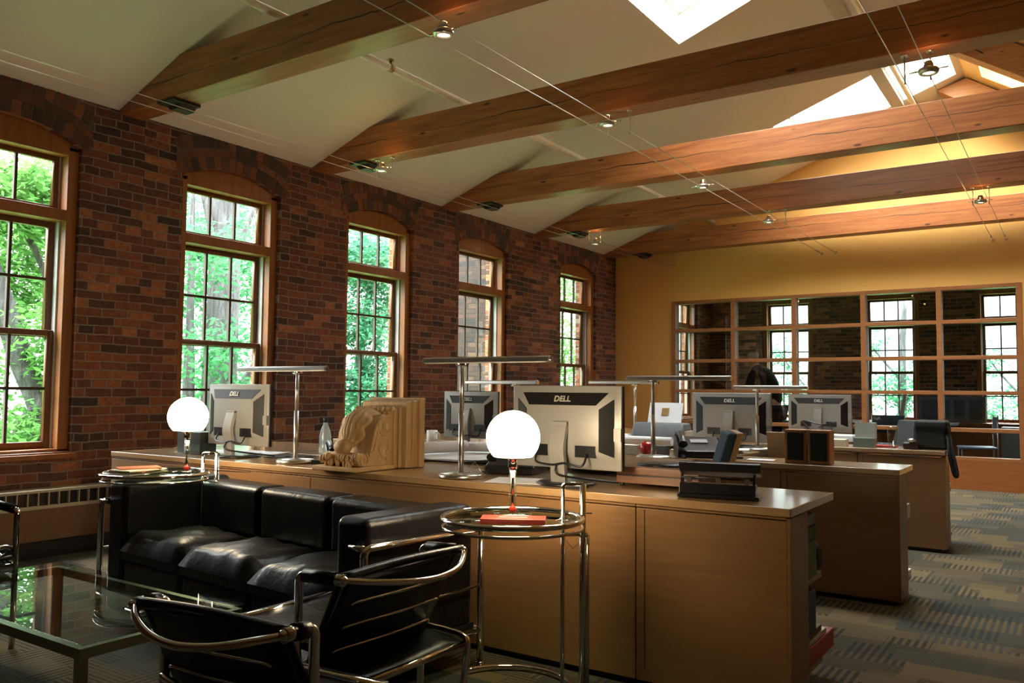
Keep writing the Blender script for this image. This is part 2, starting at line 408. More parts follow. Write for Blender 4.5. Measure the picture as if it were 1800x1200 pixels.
def skylight(n, x0, x1, y0, y1, zf):
    root = sthing('window_%d' % n, ((x0+x1)/2, (y0+y1)/2, zf((x0+x1)/2)+.3))
    L = Vector(root.location)
    f = MB()
    def q(xa, xb, ya, yb, d0, d1):
        f.prism([(xa-L.x, zf(xa)+d0-L.z), (xb-L.x, zf(xb)+d0-L.z), (xb-L.x, zf(xb)+d1-L.z), (xa-L.x, zf(xa)+d1-L.z)], 'Y', ya-L.y, yb-L.y)
    q(x0-.06, x0+.02, y0-.05, y1+.05, .28, .36); q(x1-.02, x1+.06, y0-.05, y1+.05, .28, .36)
    q(x0+.02, x1-.02, y0-.05, y0+.02, .28, .36); q(x0+.02, x1-.02, y1-.02, y1+.05, .28, .36)
    f.build('frame', WHITE, root)
    f = MB(); q(x0+.02, x1-.02, y0+.02, y1-.02, .31, .32); f.build('pane', GLASS, root)
skylight(11, -2.93, -1.84, SKL[0][2], SKL[0][3], zl); skylight(12, -2.93, -1.84, SKL[1][2], SKL[1][3], zl); skylight(13, *SR, zr); skylight(15, -1.69, -1.12, SKL[0][2], SKL[0][3], zl); skylight(16, -1.69, -1.12, SKL[1][2], SKL[1][3], zl)  # nearer pane right of the strip is out of view, added for light
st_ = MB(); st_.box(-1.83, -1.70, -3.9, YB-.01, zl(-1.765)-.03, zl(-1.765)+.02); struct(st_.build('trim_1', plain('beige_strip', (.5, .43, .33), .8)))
# back wall (yellow) with glazed opening
PX0, PX1, PZ = -4.99, -.54, 2.493
wb = MB()
wb.prism([(XW, 0), (PX0, 0), (PX0, PZ), (XW, PZ)], 'Y', YB, YB+.15)
wb.prism([(PX1, 0), (XR, 0), (XR, PZ), (PX1, PZ)], 'Y', YB, YB+.15)
wb.prism([(XW, PZ), (XR, PZ), (XR, zr(XR)), (XRG, zl(XRG)), (XW, 3.22)], 'Y', YB, YB+.15)
struct(wb.build('wall_back', YEL))
struct(MB().box(XR, XR+.2, -4, 15.6, 0, 3.5).build('wall_right', BRICK_Y))
struct(MB().prism([(XW-.3, 0), (XR+.2, 0), (XR+.2, 3.4), (XRG, 5.3), (XW-.3, 3.5)], 'Y', -4, -4.2).build('wall_front', BRICK_X))
struct(MB().box(XW, XR, YB+.15, 15.6, 3.24, 3.4).build('ceiling_far', plain('ceiling_far', (.62, .60, .56), .9)))

# windows of the brick walls
def window(n, a0, a1, axis='Y'):
    wd = a1-a0
    root = sthing('window_%d' % n, (XW, a0, 0) if axis == 'Y' else (a0, 15.6, 0))
    if axis == 'X': root.rotation_euler.z = -PI/2
    # local: y along wall (0..wd), x: interior side +, outside -
    rx = -.045
    c = MB(); cw = .075
    c.box(rx-.20, rx, 0, cw, ZS, ZSP); c.box(rx-.20, rx, wd-cw, wd, ZS, ZSP)
    hz = 2.80
    arc = arc_pts(.0, wd, ZSP-.002, RISE)
    c.prism([(wd-cw, hz), (cw, hz), (cw, ZSP-.03), (0, ZSP-.03)]+arc+[(wd, ZSP-.03), (wd-cw, ZSP-.03)], 'X', rx-.20, rx)
    c.box(rx-.18, rx+.005, cw, wd-cw, 2.325, 2.405)
    c.box(rx-.20, rx, 0, wd, ZS-.04, ZS+.02)
    c.build('frame', TRIM, root, bevel=.004)
    MB().box(rx-.02, .03, -.03, wd+.03, ZS-.045, ZS-.01).build('sill', TRIM, root, bevel=.004)
    t = MB()
    for y in (cw, wd-cw-.012): t.box(rx-.17, rx-.075, y, y+.012, ZS+.02, 2.325); t.box(rx-.16, rx-.1, y, y+.012, 2.41, hz)
    t.build('sash_track', plain('sash_track', (.42, .42, .42), .5), root)
    def sash(z0, z1, x, rows, w_=.042, m_=.02, bot=None):
        s = MB(); a, b = cw+.012, wd-cw-.012; bt = bot or w_
        s.box(x-.018, x+.018, a, a+w_, z0, z1); s.box(x-.018, x+.018, b-w_, b, z0, z1)
        s.box(x-.018, x+.018, a+w_, b-w_, z0, z0+bt); s.box(x-.018, x+.018, a+w_, b-w_, z1-w_, z1)
        so = s.build('sash', SASH_BACKLIT, root, bevel=.003)
        g = MB()
        for i in (1, 2): y = a+w_+(b-a-2*w_)*i/3; g.box(x-.014, x+.012, y-m_/2, y+m_/2, z0+bt, z1-w_)
        for i in range(1, rows): z = z0+bt+(z1-w_-z0-bt)*i/rows; g.box(x-.0145, x+.0125, a+w_, b-w_, z-m_/2, z+m_/2)
        g.build('muntins', plain('muntin_wood', (.05, .025, .012), .5), so)
        MB().box(x-.003, x+.002, a+w_, b-w_, z0+bt, z1-w_).build('pane', GLASS, so)
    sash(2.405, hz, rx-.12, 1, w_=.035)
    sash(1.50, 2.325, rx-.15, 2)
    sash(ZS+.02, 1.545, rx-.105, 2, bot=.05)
    return root
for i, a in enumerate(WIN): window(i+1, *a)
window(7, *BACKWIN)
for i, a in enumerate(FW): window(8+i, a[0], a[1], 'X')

# glazed partition
pr = sthing('window_14', (PX0, YB, 0)); W = PX1-PX0
f = MB(); mull = [0]+[W*(i/5) for i in range(1, 5)]+[W]; mull[1] = .93
for i, x in enumerate(mull): h = .03; xx = min(max(x, h), W-h); f.box(xx-h, xx+h, -.015, .135, .345, PZ)
zb = [PZ-.025, 2.05, 1.605, 1.172, .72, .37]
for j, z in enumerate(zb):
    for i in range(5): f.box(mull[i]+.03, mull[i+1]-.03, -.01, .13, z-.024, z+.024)
f.build('frame', PART, pr, bevel=.003)
f = MB().box(0, W, -.012, .13, 0, .345); f.build('base_panel', PANEL, pr)
for i in range(5):
    for j in range(5):
        MB().box(mull[i]+.03, mull[i+1]-.03, .055, .063, zb[j+1]+.02, zb[j]-.02).build('pane', PARTG, pr)

# timber beams
BY = [3.45, 5.36, 7.30, 9.25, 11.2]
BL = ['nearest ceiling tie beam, crossing the top left of the room above the first two windows',
      'second ceiling tie beam from the front, running full width under the first skylight',
      'middle ceiling tie beam with a long dark crack, third counted from the front',
      'fourth ceiling tie beam from the front, in front of the beam by the yellow wall',
      'farthest ceiling tie beam, directly in front of the yellow back wall']
for y, lb in zip(BY, BL):
    t = thing('timber_beam', lb, 'beam', (0, y, 0), 0, 'timber tie beams under the ceiling')
    MB().prism([(XW+.002, 3.19), (XR-.002, 3.19), (XR-.002, 3.235), (.95, 3.485), (-5.19, 3.485), (XW+.002, 3.222)], 'Y', 0, .2).build('beam', BEAM, t, bevel=.008)
    b = MB(); b.box(-5.42, -5.22, -.01, .21, 3.17, 3.192); b.prism([(-5.40, 3.172), (-5.23, 3.172), (-5.27, 3.135), (-5.36, 3.135)], 'Y', .06, .19)
    b.build('bracket', DARK, t)
for y, lb in ((9.25, 'orange diagonal roof strut nearer the camera at top right, above the fourth beam'), (11.2, 'orange diagonal roof strut with a cracked end, farther one near the yellow wall')):
    t = thing('roof_strut', lb, 'strut', (0, y, 0), 0, 'diagonal timber struts by the ridge')
    MB().prism([(-1.36, 4.855), (.68, 3.487), (.95, 3.487), (.95, 3.60), (-1.03, 4.95)], 'Y', 0, .2).build('strut', STRUT, t, bevel=.006)
    MB().tube([(-1.15, .0, 4.72), (-.9, -.004, 4.66), (-.7, .0, 4.5)], .006, 6).build('crack', BLACK, t)

# sprinkler pipes
def pipe(x, z, label):
    t = thing('sprinkler_pipe', label, 'pipe', (x, 0, z))
    MB().tube([(0, -3.9, 0), (0, YB-.01, 0)], .027, 12).build('pipe', plain('pipe_paint', (.85, .80, .68), .5), t)
    for y in (2.9, 4.45, 6.45, 8.4, 10.2):
        MB().tube([(0, y, .0), (0, y, zl(x)-z+.01 if x < -3 else .06)], .004, 6).tube([(-.027, y, 0), (0, y, .03), (.027, y, 0), (0, y, -.029)], .004, 6, True).build('hanger', STEEL, t)
    for y in (4.68,):
        h = MB(); h.tube([(0, y-.02, 0), (0, y+.02, 0)], .031, 12); h.tube([(0, y, 0), (0, y, .06)], .012, 8); h.lathe([(.02, .055), (.03, .06), (.012, .075)], (0, y, 0), 10)
        h.build('sprinkler_head', plain('brass', (.5, .35, .15), .3, 1), t)
    return t
pipe(-4.32, 3.61, 'white sprinkler pipe running along the slope above the brick wall')
pipe(-1.58, zl(-1.58)-.12, 'white sprinkler pipe near the roof ridge, right of the skylights')

# cable lighting
CAB = [(-5.05, .085, 'left', 'brick wall'), (-2.74, .085, 'middle', 'skylights'), (-.755, .07, 'right', 'roof struts')]
for x, h, nm, near in CAB:
    for s_, q in ((-1, 'left'), (1, 'right')):
        t = thing('light_cable', 'thin steel lighting cable, %s wire of the %s pair nearest the %s' % (q, nm, near), 'cable', (x+s_*h, 0, 3.03), 0, 'tensioned lighting cables')
        MB().tube([(0, -3.9, 0), (0, YB-.03, 0)], .0028, 6).build('wire', STEEL, t)
        MB().tube([(0, YB-.35, 0), (0, YB-.2, 0)], .007, 8).build('turnbuckle', STEEL, t)
        MB().lathe([(.018, 0), (.018, .01), (.01, .03)], n=12, M=Matrix.Translation((0, YB, 0)) @ Matrix.Rotation(PI/2, 4, 'X')).build('anchor', STEEL, t)
        for by in (5.42, 9.31):
            MB().tube([(0, by, .16), (0, by, -.02)], .005, 8).lathe([(.022, .15), (.022, .16)], (0, by, 0), 12).build('standoff', STEEL, t)
def spot(x, y, label, on=True, tilt=0):
    t = thing('cable_spotlight', label, 'spotlight', (x, y, 3.03), 0, 'small round spotlights on cables')
    h = .085
    for s_ in (-1, 1): MB().tube([(s_*(h+.02), 0, 0), (s_*.05, 0, .0)], .004, 6).build('arm', CHROME, t)
    MB().lathe([(.03, .012), (.05, .008), (.056, 0), (.056, -.012), (.05, -.022), (.036, -.024), (.034, -.02)], n=24, cap=False).build('ring', STEEL, t)
    MB().lathe([(.012, .055), (.02, .05), (.026, .03), (.033, .0)], n=20, cap=False).build('reflector', plain('reflector', (.6, .5, .42), .15, 1), t)
    MB().lathe([(0.0001, -.014), (.03, -.014), (.03, -.010), (0.0001, -.01)], n=16).build('bulb', BULB, t)
    return t
SP = [spot(-2.73, 3.36, 'largest round spotlight, hanging in front of the nearest beam at top'),
      spot(-2.70, 5.16, 'round spotlight on the middle cables below the second beam'),
      spot(-2.80, 7.22, 'round spotlight on the middle cables just past the middle beam'),
      spot(-2.77, 9.08, 'round spotlight on the middle cables below the fourth beam'),
      spot(-4.90, 5.22, 'glowing spotlight by the brick wall under the second beam'),
      spot(-5.03, 9.30, 'glowing spotlight by the brick wall under the fourth beam'),
      spot(-.68, 5.30, 'spotlight on the right cables seen against the bright roof under the second beam'),
      spot(-.75, 9.20, 'glowing spotlight on the right cables under the fourth beam')]
def plight(loc, e, col=(1, .72, .42), r=.02, name='bulb_light'):
    l = bpy.data.lights.new(name, 'POINT'); l.energy = e; l.color = col; l.shadow_soft_size = r
    o = bpy.data.objects.new(name, l); COL.objects.link(o); o.location = loc; return o
for s_ in SP:
    e = 1.2 if s_.location.x < -4 or s_.location.x > -1.5 else .7
    if s_ is SP[6]: e = .9
    p = plight(tuple(Vector(s_.location)+Vector((0, .02, .075))), e, (1, .5, .2))

# radiator cover
rt = thing('radiator_cover', 'long low baseboard heater with slotted pale grille below the first window', 'radiator', (XW, 0, 0))
MB().box(.002, .17, .2, 7, .12, .33).build('panel', plain('radiator_brown', (.16, .075, .03), .6), rt)
MB().box(.002, .14, .2, 7, 0, .12).build('base', BLACK, rt)
r_ = MB(); r_.box(.002, .175, .2, 7, .438, .455); r_.box(.16, .175, .2, 7, .33, .352); r_.box(.002, .15, .2, 7, .33, .438)
r_.build('cover', plain('radiator_paint', (.42, .36, .26), .5), rt)
s_ = MB()
for i in range(98): s_.box(.15, .172, .22+i*.0685, .228+i*.0685, .352, .438)
s_.build('grille', MATS['radiator_paint'], rt); MB().box(.149, .152, .21, 6.99, .353, .437).build('slot_backing', BLACK, rt)
# wooden rail / ledge behind sofa at left
# ---------------------------------------------------------------- counters
def counter(row, y, dpt, units, z=.735):
    names = ['front', 'middle', 'back']
    for k, (x0, x1) in enumerate(units):
        who = ['leftmost section', 'long middle section', 'narrow right end section'][k]
        t = thing('counter_cabinet', 'maple cabinet, %s of the %s counter row' % (who, names[row]), 'cabinet', (x0, y, 0), 0, 'maple counter cabinets')
        L = x1-x0-.004
        b = MB(); b.box(0, L, .001, .02, .028, z-.045); b.build('front_panel', MAPLE, t, bevel=.002)
        b = MB(); b.box(0, .02, .02, .235, .028, z-.045); b.box(L-.02, L, .02, .235, .028, z-.045); b.box(.02, L-.02, .02, .235, .07, .09)
        b.build('side_panel', MAPLE, t)
        for zs_ in (.42, .09): MB().box(.022, L-.022, .03, .234, zs_, zs_+.02).box(.022, L+.004, .236, .46 if row == 0 else .38, zs_, zs_+.02).build('shelf', MAPLE, t)
        MB().box(.02, L-.02, .03, .215, 0, .07).build('toe_kick', BLACK, t)
        MB().box(0, L, .0, .23, z-.04, z-.032).build('top_rail', MAPLE, t)
        if k == 2:
            e = MB(); e.box(L, L+.012, 0, .235, .028, z-.035); e.build('end_panel', MAPLE, t)
            MB().box(.034, .0365, -.0005, .002, .07, z-.05).build('joint', plain('joint_brown', (.06, .03, .012), .8), t)
    x0, x1 = units[0][0], units[-1][1]
    o = MB().box(0, x1-x0+.012, -.006, dpt, -.031, 0).build('worktop', TOP, loc=(x0, y, z+.001), bevel=.003)
    tag(o, 'pale maple worktop of the %s counter row, bright at its right end' % names[row], 'worktop', 'maple worktops')
ZC = .736
counter(0, 3.04, .62, [(-5.15, -3.31), (-3.31, -1.46), (-1.46, -.87)])
counter(1, 4.97, .42, [(-5.15, -3.31), (-3.31, -1.46), (-1.46, -.83)])
counter(2, 6.83, .42, [(-5.15, -3.31), (-3.31, -1.42), (-1.42, -.83)])
def desk(y0, y1, x1, label, z=.736):
    t = thing('desk', label, 'desk', (x1, y0, 0), 0, 'maple desks behind the counters')
    MB().box(-3.2, 0, 0, y1-y0, z-.03, z).build('desktop', TOP, t, bevel=.003)
    for x in (-.06, -3.14):
        for y in (.06, y1-y0-.06): MB().box(x-.025, x+.025, y-.025, y+.025, 0, z-.03).build('leg', MAPLE, t)
    MB().box(-.04, -.02, .085, y1-y0-.085, z-.1, z-.03).build('apron', MAPLE, t)
desk(3.67, 4.45, -1.95, 'maple desk behind the front counter, covered with drawings')
desk(5.40, 6.27, -1.87, 'maple desk behind the middle counter, holding the wide monitor')
desk(7.26, 8.70, -1.75, 'maple desk behind the back counter, holding the farthest monitor')

# ---------------------------------------------------------------- monitors
def text_part(txt, size, mat, parent, loc, rot, ext=.0015):
    cu = bpy.data.curves.new('logo', 'FONT'); cu.body = txt; cu.size = size; cu.extrude = ext; cu.align_x = 'CENTER'; cu.align_y = 'CENTER'; cu.offset = .0008
    tmp = bpy.data.objects.new('tmp', cu); COL.objects.link(tmp); bpy.context.view_layer.update()
    me = bpy.data.meshes.new_from_object(tmp.evaluated_get(bpy.context.evaluated_depsgraph_get()))
    bpy.data.objects.remove(tmp); me.name = 'logo'; me.materials.clear(); me.materials.append(mat)
    o = bpy.data.objects.new('logo', me); COL.objects.link(o); o.parent = parent; o.location = loc; o.rotation_euler = rot; return o
def monitor(loc, rz, label, wd=.555, ht=.365, zc=.25, logo='DELL'):
    t = thing('computer_monitor', label, 'monitor', loc, rz, 'silver flat monitors seen from behind')
    # back faces -y
    z0 = zc-ht/2; z1 = zc+ht/2; h = wd/2
    MB().box(-h, h, .03, .05, z0, z1).build('screen_bezel', BLACK, t, bevel=.004)
    MB().box(-h+.02, h-.02, .0495, .0515, z0+.02, z1-.02).build('screen', plain('screen', (.02, .03, .05), .1, em=(.3, .45, .8), es=.25), t)
    b = MB(); fr = .028
    o_ = [(-h, z0), (h, z0), (h, z1), (-h, z1)]; i_ = [(-h+.10, z0+.075), (h-.10, z0+.075), (h-.10, z1-.09), (-h+.10, z1-.09)]
    m_ = [(-h+fr, z0+fr), (h-fr, z0+fr), (h-fr, z1-fr), (-h+fr, z1-fr)]
    vs = [(x, .03, z) for x, z in o_]+[(x, .018, z) for x, z in o_]+[(x, .012, z) for x, z in m_]+[(x, -.018, z) for x, z in i_]
    fs = [(0, 1, 2, 3), (12, 13, 14, 15)]
    for a in (0, 4, 8):
        for k in range(4): fs.append((a+k, a+(k+1) % 4, a+4+(k+1) % 4, a+4+k))
    b.add(vs, fs); sh = b.build('back_shell', SILVER, t, bevel=.004)
    def inset(name, A, B, C, D, off=.0035):
        q = MB(); P = [Vector(p) for p in (A, B, C, D)]; n = (P[1]-P[0]).cross(P[3]-P[0]).normalized()
        if n.y > 0: n = -n
        c = sum(P, Vector())/4
        P = [c+(p-c)*.97 for p in P]
        q.add([p+n*off for p in P]+[p-n*.002 for p in P], [(0, 1, 2, 3), (7, 6, 5, 4), (0, 4, 5, 1), (1, 5, 6, 2), (2, 6, 7, 3), (3, 7, 4, 0)])
        return q.build(name, plain('gloss_black', (.010, .009, .008), .5, spec=.25, vary=0), t)
    def v3(p, y): return (p[0], y, p[1])
    g = .012
    top = inset('top_inset', (m_[3][0]+g*2, .0115, m_[3][1]-.004), (m_[2][0]-g*2, .0115, m_[2][1]-.004), (i_[2][0]-.002, -.0165, i_[2][1]+.003), (i_[3][0]+.002, -.0165, i_[3][1]+.003))
    inset('side_inset', (m_[3][0]+.004, .011, m_[3][1]-.026), (i_[3][0]-.006, -.0165, i_[3][1]-.010), (i_[0][0]-.006, -.0165, i_[0][1]+.004), (m_[0][0]+.004, .011, m_[0][1]+.026))
    inset('side_inset', (m_[2][0]-.004, .011, m_[2][1]-.026), (i_[2][0]+.006, -.0165, i_[2][1]-.010), (i_[1][0]+.006, -.0165, i_[1][1]+.004), (m_[1][0]-.004, .011, m_[1][1]+.026))
    text_part(logo, .038, plain('logo_silver', (.5, .47, .4), .4, .2), top, (0, -.010, (m_[3][1]+i_[3][1])/2), (PI/2-.42, 0, 0))
    # port recess and cables
    for q in (-.12, .12): MB().box(q-.05, q+.05, -.0205, -.016, z0+.055, z0+.105).build('port_recess', BLACK, t)
    MB().tube(spline([(-.12, -.022, z0+.07), (-.11, -.05, z0+.03), (-.02, -.06, z0+.02), (.04, -.06, z0+.03), (.12, -.05, z0+.02), (.13, -.022, z0+.07)]), .005, 6).build('cable', BLACK, t)
    MB().tube(spline([(0, -.06, z0+.02), (.02, -.07, z0-.02), (.12, .06, .02), (.2, .14, .007)]), .005, 6).build('cable', BLACK, t)
    s = MB(); c = spline([(0, -.045, .012), (0, -.055, .10), (0, -.062, .17), (0, -.035, .27)], 5)
    for i in range(len(c)-1):
        a, d = c[i], c[i+1]; s.add([(-.036, a.y, a.z), (.036, a.y, a.z), (.036, a.y+.025, a.z), (-.036, a.y+.025, a.z), (-.036, d.y, d.z), (.036, d.y, d.z), (.036, d.y+.025, d.z), (-.036, d.y+.025, d.z)],
              [(0, 1, 5, 4), (1, 2, 6, 5), (2, 3, 7, 6), (3, 0, 4, 7)])
    s.box(-.036, .036, -.037, -.016, .26, .275); s.build('stand', SILVER, t, bevel=.002)
    MB().lathe([(.135, 0), (.135, .006), (.12, .012), (.0001, .013)], (0, .03, 0), 32).build('base', BLACK, t)
    MB().box(h-.03, h+.004, .0, .024, zc-.055, zc+.0).build('side_port', SILVER, t)
    return t
ZT = ZC+.002
monitor((-4.19, 3.24, ZT), 0, 'silver monitor at the far left of the front counter, behind the left globe lamp', logo='DELL')
monitor((-1.895, 3.21, ZT), 0, 'brightly lit silver monitor right of the glowing globe lamp on the front counter')
monitor((-3.80, 5.04, ZT), 0, 'silver monitor in bluish light between the carved corbel and the big lamp', wd=.50, ht=.35, zc=.225)
monitor((-2.17, 6.12, ZT), 0, 'wide silver monitor above the telephone on the middle desk', wd=.60, zc=.225)
monitor((-2.12, 8.50, ZT), 0, 'farthest silver monitor, above the pair of wooden speakers', wd=.60, zc=.215)

# ---------------------------------------------------------------- desk lamps
def tlamp(x, y, l, r, z, label, rz=0):
    t = thing('desk_lamp', label, 'desk lamp', (x, y, ZT), rz, 'T-shaped steel desk lamps'); H = z-ZT
    MB().lathe([(.105, 0), (.105, .012), (.098, .018), (.02, .024), (.013, .026)], n=32).build('base', STEEL, t)
    MB().tube([(0, 0, .015), (0, 0, H*.55)], .0135, 14).build('lower_pole', STEEL, t)
    MB().tube([(0, 0, H*.55), (0, 0, H-.01)], .0105, 14).build('upper_pole', STEEL, t)
    b = MB(); pr_ = [(-.022, -.010), (-.018, .010), (-.008, .015), (.008, .015), (.018, .010), (.022, -.010)]
    b.prism(pr_, 'X', -l, r, M=Matrix.Translation((0, 0, H))); b.build('lamp_head', STEEL, t, bevel=.002)
    MB().box(-l+.01, r-.03, -.014, .014, H-.014, H-.0105).build('diffuser', WHITE, t)
    MB().tube([(r, 0, H), (r+.008, 0, H)], .015, 10).build('end_cap', CHROME, t)
    MB().tube([(-.03, 0, H-.015), (.03, 0, H-.015)], .014, 10).build('joint', CHROME, t)
    return t
tlamp(-3.62, 3.21, .50, .23, 1.257, 'T-shaped steel lamp between the left monitor and the carved corbel')
tlamp(-2.42, 3.155, .23, .49, 1.287, 'largest T-shaped steel lamp, between the corbel and the glowing globe')
tlamp(-2.19, 4.80, .175, .49, 1.232, 'T-shaped steel lamp in front of the yellow wall beside the telephone')
tlamp(-3.46, 7.18, .49, .23, 1.235, 'distant T-shaped lamp whose head ends just above the bright monitor right corner')
tlamp(-3.42, 5.10, .45, .19, 1.208, 'T-shaped lamp mostly hidden behind the bright monitor, head over its left')
tlamp(-1.92, 5.98, .17, .35, 1.186, 'T-shaped lamp with white head behind the wide monitor, before the glass partition')

# ---------------------------------------------------------------- carved corbel
ct = thing('carved_corbel', 'carved wooden scroll corbel with acanthus leaf on the front counter', 'corbel', (-3.08, 3.22, ZT))
c = MB(); c.box(-.17, .19, .19, .23, .0, .365); c.box(-.155, .175, .15, .19, 0, .352); c.build('back_board', CORBEL, ct, bevel=.006)
c = MB()
for (d0, d1, ins) in ((.105, .15, .018), (.08, .105, .045), (.05, .08, .055)):
    c.box(-.17+ins, .19-ins, d0, d1, .0, .365-ins)
c.build('moulding', CORBEL, ct, bevel=.009, seg=3)
c = MB(); c.box(-.16, .14, -.24, .05, 0, .022); c.build('plinth', CORBEL, ct, bevel=.004)
prof = [(.08, .02), (-.13, .02), (-.185, .025), (-.205, .05), (-.195, .08), (-.165, .092), (-.135, .08), (-.12, .075), (-.105, .11), (-.09, .17), (-.075, .22), (-.04, .262), (.0, .28), (.05, .285), (.08, .285)]
c = MB(); c.prism(prof, 'X', -.13, .125); c.build('scroll_body', CORBEL, ct, bevel=.008, seg=3)
for sx_ in (.127, -.132):
    c = MB()
    def spiral(cx, cz, R, turns, a0, d):
        return [(sx_, cx+R*(1-i/40)*math.cos(a0+d*turns*2*PI*i/40), cz+R*(1-i/40)*math.sin(a0+d*turns*2*PI*i/40)) for i in range(38)]
    c.tube(spiral(-.163, .055, .036, 1.6, 1.2, -1), .0055, 6)
    c.tube(spiral(-.01, .215, .05, 1.5, 2.6, 1), .005, 6)
    c.tube(spline([(sx_, -.125, .075), (sx_, -.09, .1), (sx_, -.07, .17), (sx_, -.055, .22)]), .006, 6)
    c.tube(spline([(sx_, .03, .15), (sx_, -.03, .14), (sx_, -.05, .1), (sx_, -.02, .06)]), .005, 6)
    c.tube(spline([(sx_, .03, .10), (sx_, .0, .09), (sx_, -.0, .05), (sx_, .03, .04)]), .005, 6)
    c.ell((sx_, -.02, .08), (.006, .014, .03)); c.ell((sx_, .02, .12), (.006, .012, .028)); c.ell((sx_, .0, .215), (.008, .016, .018))
    c.build('side_scrollwork', CORBEL, ct)
c = MB()   # acanthus leaf on the front
pth = spline([(-.005, .04, .300), (-.005, -.04, .300), (-.005, -.095, .268), (-.005, -.125, .215), (-.005, -.138, .165), (-.005, -.165, .125)], 8)
nv, nu = len(pth), 32; vs = []; fs = []
for i, p in enumerate(pth):
    v = i/(nv-1); wv = .058+.045*math.sin(PI*min(1, v*1.15))**.6; wv *= .72+.28*abs(math.sin(v*PI*3.5+.4))
    T_ = (pth[min(i+1, nv-1)]-pth[max(i-1, 0)]).normalized(); N_ = Vector((1, 0, 0)).cross(T_)
    if N_.y > 0 and v > .3: N_ = -N_
    for j in range(nu+1):
        u = -1+2*j/nu; drop = .040*abs(u)**1.5*(1 if v < .9 else .5)
        d_ = .010*abs(math.cos(u*PI*3.5))*(1-.4*abs(u))+.014*(1-u*u)
        q = p+Vector((u*wv, 0, 0))+Vector((0, -1, .6)).normalized()*d_+Vector((0, .6, -1))*drop*.6
        vs.append(tuple(q))
for i in range(nv-1):
    for j in range(nu): a = i*(nu+1)+j; fs.append((a, a+1, a+nu+2, a+nu+1))
lf = MB().add(vs, fs, True).build('acanthus_leaf', CORBEL, ct); md = lf.modifiers.new('t', 'SOLIDIFY'); md.thickness = .014
c.ell((-.01, -.172, .118), (.052, .04, .040), 16, 12); c.build('leaf_boss', CORBEL, ct); c = MB()
c = MB(); rnd = random.Random(3)
for k in range(16): c.ell((-.12+k*.0155, -.2+rnd.uniform(-.01, .012), .05+rnd.uniform(-.02, .025)), (.013, .02, .022), 8, 6)
c.build('carved_flowers', CORBEL, ct); c = MB()
for k in range(18): c.ell((-.135+k*.0155, .035+rnd.uniform(-.006, .006), .285+.02*(k % 2)), (.012, .016, .016), 8, 6)
c.build('carved_flowers', CORBEL, ct)

# ---------------------------------------------------------------- adjustable round side tables + globe lamps
def etable(cx, cyy, z, ang, label, bx=-.10, by=.12):
    t = thing('round_side_table', label, 'side table', (cx, cyy, 0), 0, 'chrome and glass round side tables'); R = .256
    ring = [(R*math.cos(2*PI*i/48), R*math.sin(2*PI*i/48), z) for i in range(48)]
    MB().tube(ring, .0105, 10, True).tube([(q[0], q[1], z-.03) for q in ring], .006, 8, True).build('rim', CHROME, t)
    MB().lathe([(0.0001, z-.012), (R-.008, z-.012), (R-.008, z-.004), (0.0001, z-.004)], n=48).build('glass_top', TGLASS, t)
    d = Vector((math.cos(ang), math.sin(ang), 0)); n = Vector((.84, .54, 0)); c = d*(R+.012)
    a, b = c-n*.038, c+n*.038
    p = MB()
    top = .79 if z < .7 else .80
    p.tube([a+Vector((0, 0, .02)), a+Vector((0, 0, top-.02)), ], .0085, 10); p.tube([b+Vector((0, 0, .02)), b+Vector((0, 0, top))], .0125, 10); p.tube([b+n*.02+Vector((0, 0, .02)), b+n*.02+Vector((0, 0, .60))], .007, 8)
    p.tube(elbow(a+Vector((0, 0, top-.05)), a+Vector((0, 0, top)), b+Vector((0, 0, top)), .012), .0085, 10); p.tube([a+Vector((0, 0, .60)), b+n*.02+Vector((0, 0, .60))], .008, 8)
    p.build('upright', CHROME, t)
    MB().tube([a+Vector((0, 0, .59)), (a+b)/2+Vector((0, 0, .545)), b+Vector((0, 0, .58))], .0018, 6).build('chain', plain('brass_chain', (.5, .36, .16), .3, 1), t)
    A0, A1 = math.radians(164), math.radians(-110)
    MB().tube([(bx+R*math.cos(A0+(A1-A0)*i/40), by+R*math.sin(A0+(A1-A0)*i/40), .014) for i in range(41)], .013, 10).build('base_ring', CHROME, t)
    return t
def globe_lamp(x, y, z, label, E=6):
    t = thing('globe_lamp', label, 'lamp', (x, y, z), 0, 'glowing opal globe table lamps')
    MB().lathe([(.0001, 0), (.07, 0), (.072, .006), (.068, .014), (.0001, .016)], n=32).build('base', TGLASS, t)
    MB().lathe([(.014, .016), (.014, .2), (.0135, .2), (.0135, .016)], n=20, cap=False).build('glass_shaft', CLEAR, t)
    MB().tube([(0, 0, .014), (0, 0, .21)], .0055, 10).build('inner_tube', CHROME, t)
    MB().lathe([(.011, .016), (.015, .03), (.008, .038)], n=16).build('red_cap', RED, t)
    MB().lathe([(.016, .175), (.018, .185), (.018, .205), (.024, .212), (.03, .218)], n=24).build('collar', CHROME, t)
    R = .101; cz = .292; prof = [(.032, .222), (.07, .2215)]
    for i in range(0, 25):
        a = -0.78+(PI/2+.78)*i/24; prof.append((max(.0001, R*math.cos(a)), cz+R*math.sin(a)))
    MB().lathe(prof, n=40).build('globe', GLOBE, t)
    MB().tube(spline([(.0, .03, .018), (.03, .1, .012), (.12, .2, .0), (.2, .25, .0)]), .0025, 6).build('cord', BLACK, t)
    plight((x, y, z+.205), E, (1, .70, .38), .05, 'globe_light')
    return t
etable(-1.735, 2.575, .68, 1.12, 'round chrome and glass side table at the right end of the sofa')
globe_lamp(-1.765, 2.62, .678, 'large glowing globe lamp on the round glass table at the sofa right end', 9)
bk = thing('red_book', 'bright red booklet with a pale strip lying on the round glass table', 'book', (-1.68, 2.50, .678), .52)
MB().box(-.115, .115, -.05, .05, 0, .018).build('cover', RED, bk, bevel=.002)
